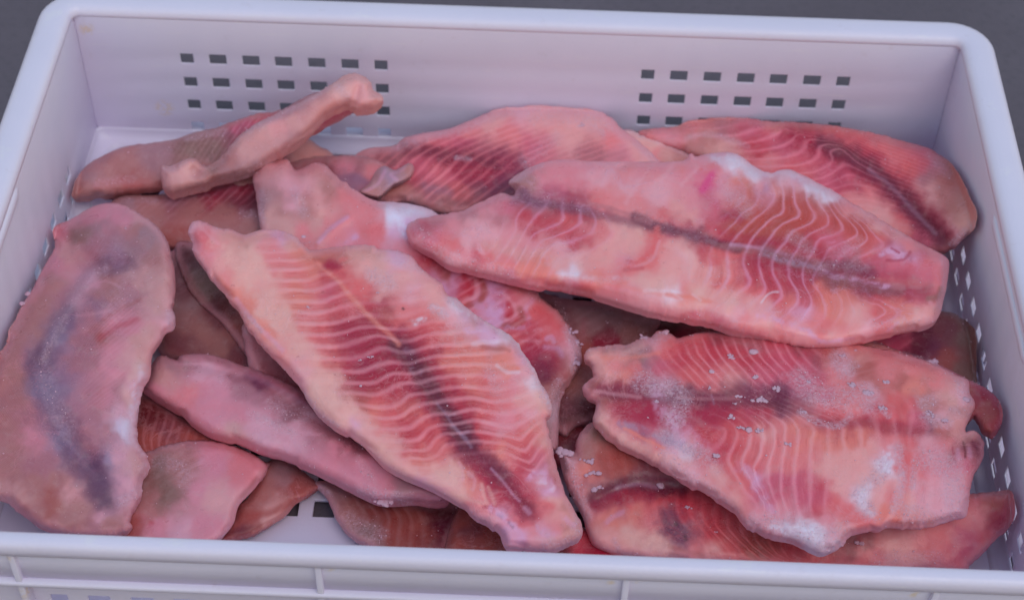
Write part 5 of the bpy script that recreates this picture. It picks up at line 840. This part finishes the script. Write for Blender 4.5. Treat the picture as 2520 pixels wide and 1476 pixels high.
fillet('N', 'frosted fillet sprinkled with ice crumbs, notched left end and white lower tip',
       path('D', (1437,880),(1442,865),(1458,855),(1500,850),(1550,845),(1570,834),(1600,826),(1620,812),(1648,818),(1668,830),(1700,822),(1740,815),(1790,817),(1850,812),(1950,815),(2060,830),(2130,850),(2223,870),(2300,895),(2350,920),(2384,935),(2392,965),(2400,985),(2402,1000),(2390,1022),(2378,1048),(2376,1062),(2392,1058),(2408,1066),(2421,1090),(2418,1130),(2398,1165),(2390,1195),(2384,1230),(2378,1268),(2340,1280),(2290,1296),(2240,1302),(2190,1300),(2130,1308),(2090,1320),(2072,1344),(2050,1358),(2020,1362),(1992,1352),(1950,1330),(1900,1318),(1850,1300),(1826,1278),(1800,1250),(1740,1215),(1660,1170),(1600,1135),(1540,1105),(1490,1080),(1465,1050),(1462,1025),(1468,998),(1455,985),(1440,975),(1434,952),(1452,935),(1462,925),(1458,905),(1448,892)),
       [(1440,900,44),(1460,1030,44),(1700,830,48),(2100,850,46),(2380,950,52),(2400,1150,52),(2300,1290,50),(2020,1350,52),(1700,1180,44),(1900,1050,54),(2200,1100,56),(1750,950,52)], 9, 50,
       [('n1', [(60,260,'cream',0),(120,340,'peach',0),(300,200,'beige',0),(550,170,'beige',0),(250,320,'orange',0),(400,350,'salmon',0),(250,420,'peach',0),(300,500,'peach',0),(450,500,'orange',.1),(650,330,'olive',0),(700,380,'grey',0),(600,450,'coral',.1),(800,150,'palepink',0),(900,40,'tan',0),(900,250,'coral',.1),(1050,120,'coral',.1),(1200,100,'salmon',.1),(1100,280,'red',.6),(1250,300,'coral',.8),(1400,200,'red',.8),(1450,120,'dusk',.4),(1000,400,'red',.5),(850,450,'rose',.3),(1200,430,'coral',.8),(1450,330,'red',1),(1600,260,'red',1),(1600,430,'salmon',.8),(1650,500,'peach',.3),(1450,500,'salmon',.5),(1300,520,'coral',.5),(1800,350,'red',1),(1700,150,'mauve',.6),(1850,150,'mauve',.5),(2000,350,'red',.9),(2050,500,'rose',.6),(2200,300,'rose',.8),(2350,200,'dusk',.4),(2400,400,'rose',.7),(1900,450,'rose',.7),(1100,560,'coral',.1),(900,580,'mauve',0),(600,600,'crim',0),(350,620,'crim',0),(200,600,'brown',0),(80,680,'palepink',0),(100,760,'pink',0),(350,740,'dusk',0),(250,780,'brown',0),(450,820,'brown',0),(600,800,'crim',0),(750,860,'crim',0),(550,880,'rose',0),(350,900,'salmon',0),(250,950,'peach',0),(450,950,'salmon',0),(1000,720,'grey',0),(900,680,'mauve',0),(1200,680,'dark',0),(1300,850,'crim',0),(1150,900,'crim',.1),(1350,770,'plum',0),(1600,660,'dusk',0),(1550,800,'plum',0),(1450,920,'red',.1),(1800,700,'plum',0),(2000,680,'plum',0),(2100,760,'dark',0),(1800,850,'rose',.1),(1950,880,'red',.4),(2200,860,'plum',.3),(2300,620,'rose',.2),(2200,700,'plum',.1),(2450,600,'rose',.1),(2450,780,'pink',0),(1650,950,'coral',.1),(1300,1000,'coral',.2),(1400,1080,'coral',.4),(1200,1050,'rose',.3),(1000,1050,'mauve',.1),(850,980,'rose',0),(700,1050,'rose',0),(550,1050,'grey',0),(700,1120,'plum',0),(950,1180,'bluegrey',0),(850,1230,'coral',0),(600,1150,'coral',0),(1050,1250,'lilac',0),(1250,1200,'coral',.2),(1250,1330,'mauve',.1),(1350,1150,'red',.7),(1580,1230,'red',.8),(1450,1250,'rose',.4),(1600,1050,'coral',.3),(1800,1050,'coral',.3),(1700,1230,'coral',.8),(1850,1250,'salmon',.9),(2000,1100,'peach',.8),(2000,1300,'salmon',.9),(2150,1000,'salmon',.8),(2300,1050,'orange',.7),(2150,1250,'salmon',.8),(1450,1380,'red',.4),(1650,1380,'coral',.9),(1850,1400,'coral',.9),(2050,1400,'salmon',.8),(2350,1250,'orange',.4),(2350,1400,'salmon',.4),
                (200,1040,'cream',0),(300,1150,'peach',0),(450,1200,'cream',0),(600,1300,'cream',0),(800,1380,'cream',0),(1000,1400,'palepink',0),(1150,1350,'white',0)]),
        ('n2', [(100,250,'rose',.8),(300,250,'rose',.7),(500,300,'dusk',.4),(700,250,'brown',.2),(800,300,'palepink',0),(1000,150,'beige',0),(1050,380,'brown',.3),(950,280,'brown',.1),(700,450,'salmon',.1),(500,500,'red',.3),(350,450,'rose',.4),(150,600,'plum',.1),(400,650,'plum',.1),(600,650,'rose',0),(800,600,'coral',0),(900,700,'salmon',0),(1100,600,'palepink',0),(1150,480,'brown',0),(1250,400,'salmon',0),(1400,480,'brown',0),(1350,620,'coral',.2),(1550,550,'orange',0),(1700,580,'tan',0),(1500,400,'salmon',0),(1800,500,'salmon',0),(1750,750,'tan',0),(1950,650,'beige',0),(2100,620,'palepink',0),(2100,780,'tan',0),(1900,850,'palepink',0),(2100,900,'peach',0),(2050,1000,'beige',0),(450,800,'salmon',.2),(700,780,'coral',.2),(600,900,'crim',.5),(730,920,'crim',.5),(900,930,'crim',.5),(1060,930,'crim',.6),(1240,920,'crim',.6),(1390,930,'crim',.6),(1560,960,'crim',.5),(1740,960,'plum',.4),(1880,1000,'brown',.2),(1150,750,'red',.1),(1250,830,'coral',.2),(1450,820,'coral',.4),(1620,830,'rose',.4),(1900,1100,'salmon',0),(1700,1100,'palepink',0),(500,1050,'orange',.8),(650,1150,'orange',.6),(850,1100,'orange',.7),(1000,1080,'orange',.7),(700,1300,'peach',0),(900,1300,'peach',0),(1100,1200,'peach',.1),(1300,1100,'salmon',.2),(1300,1250,'palepink',0),(1500,1100,'coral',.2),(1500,1300,'coral',.3),(300,1100,'salmon',.8),(400,1250,'salmon',.6),(200,1300,'salmon',.8)]),
        ('n3', [(50,320,'cream',0),(200,430,'palepink',0),(350,560,'peach',0),(400,600,'salmon',0),(130,290,'orange',0),(280,330,'coral',.1),(400,420,'peach',.2),(550,600,'peach',.1),(600,700,'salmon',0),(640,480,'coral',.6),(560,430,'coral',.8),(720,430,'lilac',.3),(750,550,'rose',.5),(860,450,'rose',.9),(980,500,'rose',.9),(1080,470,'rose',.9),(850,620,'rose',.5),(980,640,'pink',.5),(1100,600,'rose',.7),(1220,560,'red',.6),(1220,680,'red',.3),(1340,620,'coral',.2),(1450,720,'coral',0),(1560,780,'coral',0),(1300,750,'pink',.1),(900,750,'pink',.1),(700,800,'palepink',0),(850,850,'palepink',0),(1000,850,'white',0),(1150,850,'white',0),(1200,980,'white',0),(1350,900,'palepink',0),(1450,850,'peach',0),(1550,900,'salmon',0),(1400,450,'peach',0),(1300,330,'peach',0),(1500,300,'peach',0),(1600,420,'peach',.1),(1780,340,'white',0),(1700,600,'peach',.2),(1750,500,'peach',.3),(1600,620,'white',0),(1900,280,'coral',.4),(1940,450,'salmon',.5),(1820,600,'salmon',.5),(1750,730,'orange',.4),(1850,800,'orange',.6),(1990,830,'orange',.6),(2100,860,'orange',.5),(1920,650,'peach',.4),(2060,600,'palepink',.4),(2060,350,'coral',.3),(2150,350,'pink',.2),(2200,250,'pink',0),(2300,200,'mauve',0),(2390,200,'dark',0),(2480,180,'dark',0),(2440,260,'mauve',0),(2400,330,'rose',0),(2300,400,'pink',0),(2250,550,'palepink',.2),(2350,550,'palepink',0),(2420,480,'salmon',0),(2200,700,'palepink',.1),(2350,700,'palepink',0),(2300,800,'palepink',.1),(1700,900,'salmon',.2),(1000,950,'coral',0),(850,880,'coral',0),(1950,930,'peach',.3)])],
       lines=LN,
       strokes=[(path('n1',(450,850),(900,880),(1500,920),(1900,860)),40,'crim',.5),(path('n1',(1150,280),(1500,300),(1900,380),(2300,420)),50,'red',.45),(path('n2',(0,350),(500,420)),44,'rose',.4),(path('n1',(1350,1150),(1650,1280)),40,'red',.4),(path('n3',(860,480),(1050,560),(1250,600)),34,'rose',.5),(path('n1',(250,640),(600,650)),20,'crim',.5),(path('n1',(250,660),(600,680),(1100,720),(1500,740),(1900,740),(2150,760)),26,'dark',.5),(path('n2',(60,680),(200,700),(450,780)),20,'dark',.4),(path('n1',(1050,730),(1400,745),(1700,735)),8,'mauve',.5),(path('n1',(160,660),(350,690),(650,730)),7,'palepink',.6),(path('n1',(500,880),(800,900),(1200,940),(1550,900)),28,'crim',.5),
                (path('n1',(1000,1000),(900,850),(850,700),(900,620)),34,'lilac',.5),(path('n1',(1410,700),(1440,800)),4,'grey',.6),(path('n1',(430,1000),(700,1090),(950,1190),(1150,1280)),16,'bluegrey',.55),(path('n1',(480,1060),(700,1180),(900,1270)),7,'orange',.7),
                (path('n1',(1020,990),(1100,1100),(1300,1250)),30,'lilac',.4),(path('n1',(230,310),(600,300),(850,250)),8,'orange',.5),
                (path('n3',(600,340),(700,420),(760,560),(850,700)),22,'lilac',.5),(path('n3',(2385,150),(2400,200),(2400,270)),5,'deep',.85),(path('n3',(2300,190),(2310,260),(2330,330)),4,'crim',.7),(path('n3',(2460,150),(2500,200)),8,'dark',.7),(path('n3',(2340,210),(2350,280)),8,'lilac',.5),(path('n3',(2430,200),(2440,270)),8,'lilac',.5),
                (path('n3',(1640,500),(1560,620),(1650,720)),14,'white',.6),(path('n3',(1780,260),(1770,380)),34,'white',.65),(path('n3',(2230,780),(2150,880),(2050,960)),12,'palepink',.8),(path('n3',(2070,780),(1990,880),(1900,950)),10,'palepink',.8),(path('n3',(1930,770),(1860,860),(1790,930)),10,'palepink',.7),(path('n3',(1800,760),(1740,840),(1680,900)),9,'palepink',.7),
                (path('n3',(2200,500),(2300,600),(2350,720)),50,'palepink',.5),(path('n3',(900,860),(1150,880),(1250,980),(1350,1000)),38,'white',.85),(path('n3',(660,820),(900,900),(1060,960)),10,'coral',.5),(path('n2',(2000,600),(2120,700)),18,'palepink',.5),
                (path('n3',(0,330),(250,440),(480,620)),20,'palepink',.5)],
       relief=[(path('n1',(250,690),(1100,730),(2100,760))+path('n2',(450,800),(1200,900),(1900,990)),18,-2.2),(path('n1',(300,400),(900,400)),30,.8),(path('n3',(1000,850),(1250,950)),30,1.0),(path('n3',(1600,880),(1900,900)),30,1.6)],
       frost=[(path('n1',(650,560),(1000,650),(1100,780),(1000,950)),44,1.),(path('n1',(900,1150),(1150,1280),(1400,1400)),34,.9),(path('n1',(650,60),(800,80),(950,40)),26,1.),(path('n1',(100,160),(700,200)),30,.5),(path('n2',(750,230),(850,350)),44,1.),(path('n2',(350,450),(500,600),(700,650),(1000,600),(1060,700)),48,1.),(path('n2',(350,800),(500,900),(750,950),(880,830)),14,1.),(path('n2',(1200,750),(1290,840)),14,1.),(path('n2',(1650,700),(1750,680)),26,1.),(path('n2',(1700,850),(1900,920)),24,1.),(path('n2',(2050,500),(2150,680)),24,.9),(path('n2',(2000,780),(2150,850)),24,.7),
              (path('n3',(1000,850),(1250,950),(1400,900)),60,1.),(path('n3',(700,800),(1000,830)),40,.9),(path('n3',(1760,300),(1700,420),(1560,580),(1650,720)),34,1.),(path('n3',(1860,200),(1900,450),(1830,700)),22,1.),(path('n3',(2150,300),(2300,400),(2350,700),(2250,820)),60,.9),(path('n3',(1950,720),(2150,760)),40,.9),(path('n3',(2000,300),(1980,500)),18,.9),(path('n3',(1750,900),(2150,960)),40,.6),(path('n3',(30,330),(400,600),(620,800)),34,.7),(path('n3',(0,230),(400,350)),34,.5)],
       edge=('palepink',.4,9), line_col='palepink', thin=.6, seed=63, g=3, rag=2.4, grains=1300, lump=.8)

# ================================================================== loose ice on top of the fillets
chips = [('n1',1860,240,15,'flat ice flake near the top edge of the frosted right fillet, the widest one there'),('n1',1620,285,9.5,'small ice flake just left of the widest flake on the frosted right fillet'),('n1',1410,455,7.5,'round ice bead on the upper left half of the frosted right fillet'),
         ('n1',1885,510,10,'ice crumb below the widest flake on the frosted right fillet'),('n1',1390,630,8,'ice crumb above the pale centre line of the frosted right fillet'),('n1',1705,720,9,'ice crumb on the dark centre stripe left of the biggest lump'),('n1',1940,760,17,'biggest white ice lump on the dark centre stripe of the frosted right fillet'),
         ('n1',1665,800,7,'small ice crumb just under the dark centre stripe of the frosted right fillet'),('n1',2125,630,11,'slanted ice flake right of the biggest lump on the dark stripe'),('n1',830,775,8,'ice crumb in the rime patch at the left of the centre stripe'),
         ('n1',1615,940,10,'ice crumb at the top of the cluster below the dark stripe'),('n1',1730,1050,9,'middle ice crumb of the cluster below the dark stripe'),('n1',1810,1080,11,'lowest ice bead of the cluster below the dark stripe'),('n1',1935,1085,9,'elongated ice crumb right of the cluster below the dark stripe'),
         ('n1',2230,1230,9,'lone ice crumb on the orange lower half of the frosted right fillet'),('n1',1480,1350,12,'ice lump near the lower left rim of the frosted right fillet'),('n1',1210,68,6,'tiny ice bead at the top edge of the frosted right fillet'),
         ('n2',1070,590,17,'large rough ice lump right of centre in the rime patch of the frosted right fillet'),('n2',910,520,13,'ragged ice lump beside the large rough lump'),('n2',1215,760,11,'ice crumb below right of the large rough lump'),('n2',1740,820,11,'ice lump above the red dots near the right end of the frosted fillet'),('n2',1900,890,10,'ice crumb at the lower end of the rime line near the right end'),
         ('n2',800,200,9,'ice crumb under the belly of the largest fillet, in the upper rime patch'),('n2',430,470,8,'ice crumb at the left side of the large rime patch'),('n2',2120,670,12,'clear ice disc at the right end of the frosted fillet'),('n2',380,800,7,'ice crumb at the lower left tip of the thin ice sheet'),('n2',1270,480,10,'thin glassy flake on the upper right half of the frosted fillet'),('n2',940,145,6,'ice bead closest to the belly of the largest fillet')]
for i, (f_, x, y, r, lab) in enumerate(chips):
    ice_chip('N', T(f_, [(x, y)])[0], r*.072*2.4, lab, 500+i, flat=.34, cluster=1 if i in (2, 12, 0, 24) else 5)
more = [('A','a1',1235,185,9,'ice bead on the upper edge of the cream central fillet',1),('A','a2',910,585,5,'left one of two ice crumbs on the red stripes of the central fillet',2),('A','a2',1030,550,7,'right one of two ice crumbs on the red stripes of the central fillet',4),
        ('A','a2',925,860,6,'small square ice crumb on the lower red stripes of the central fillet',1),('A','a1',2020,780,5,'curved ice sliver on the pale upper right part of the central fillet',2),('A','a1',1285,940,5,'ice crumb on the orange stripes at the left of the central fillet',3),
        ('front_right','n4',1170,650,15,'flat ice flake on the dark groove of the front rim fillet',1),('front_right','n4',440,520,15,'tall pink ice flake standing at the left end of the front rim fillet',3),('front_right','n4',400,400,14,'curved ice flake at the top left of the front rim fillet',3),('front_right','n4',510,680,15,'ice clump at the left end of the dark groove',5),('front_right','n4',1760,1135,6,'bright ice crumb on the red stripes of the front rim fillet',2),('front_right','n4',1460,870,9,'faint ice crumb above the purple bruise of the front rim fillet',3),
        ('front_right','n3',1560,960,12,'pink ice lump under the white tip of the frosted right fillet',4),
        ('B','b2',460,310,6,'ice sparkle on the upper left of the largest fillet',3),('B','b3',415,825,4,'ice crumb under the dark line of the largest fillet',3),
        ('back_mid','c2',1005,482,6,'ring-shaped ice bead on the arched back fillet',2),('back_mid','c2',1330,275,9,'ice crumb near the frosty top of the arched back fillet',4),('left_big','c4',790,255,5,'ice speck on the broad left fillet near its top',3),('left_big','l1',170,880,9,'clear ice bead between the broad left fillet and the left wall',1),('left_big','l1',135,940,11,'larger clear ice bead against the left wall',1)]
for i, (k, f_, x, y, r, lab, cl) in enumerate(more):
    ice_chip(k, T(f_, [(x, y)])[0], r*.072*2.4, lab, 700+i, 'ice chips scattered on the fillets', flat=.4, cluster=cl)
# ragged rime crust along the edge of the red-banded fillet and the notched one

crust = [('N','n1',(700,100),16,'bubbly rime crust on the upper left edge of the frosted right fillet',12),('N','n1',(900,45),15,'second rime crust on the top edge, right of the bubbly one',9),
         ('centre_under','a4',(1860,520),15,'frosty crumbs on the right rim of the red-banded fillet, upper clump',8),('centre_under','a4',(1935,640),14,'frosty crumbs on the right rim of the red-banded fillet, middle clump',8),('centre_under','a4',(1915,830),14,'frosty crumbs on the right rim of the red-banded fillet, lowest clump',8),
         ('front_right','n4',(150,310),20,'thick rime lump on the pointed left corner of the front rim fillet',9),('right_tail','n2',(1760,275),14,'frosty crumbs on the upper edge of the smooth dark red tail',8),('long_roll','c5',(2230,900),22,'rime crust under the lower end of the long narrow roll',12)]
for i, (k, f_, pt, r, lab, cl) in enumerate(crust):
    ice_chip(k, T(f_, [pt])[0], r*.072*2.4, lab, 900+i, 'rime crusts on the fillet edges', flat=.35, cluster=cl)
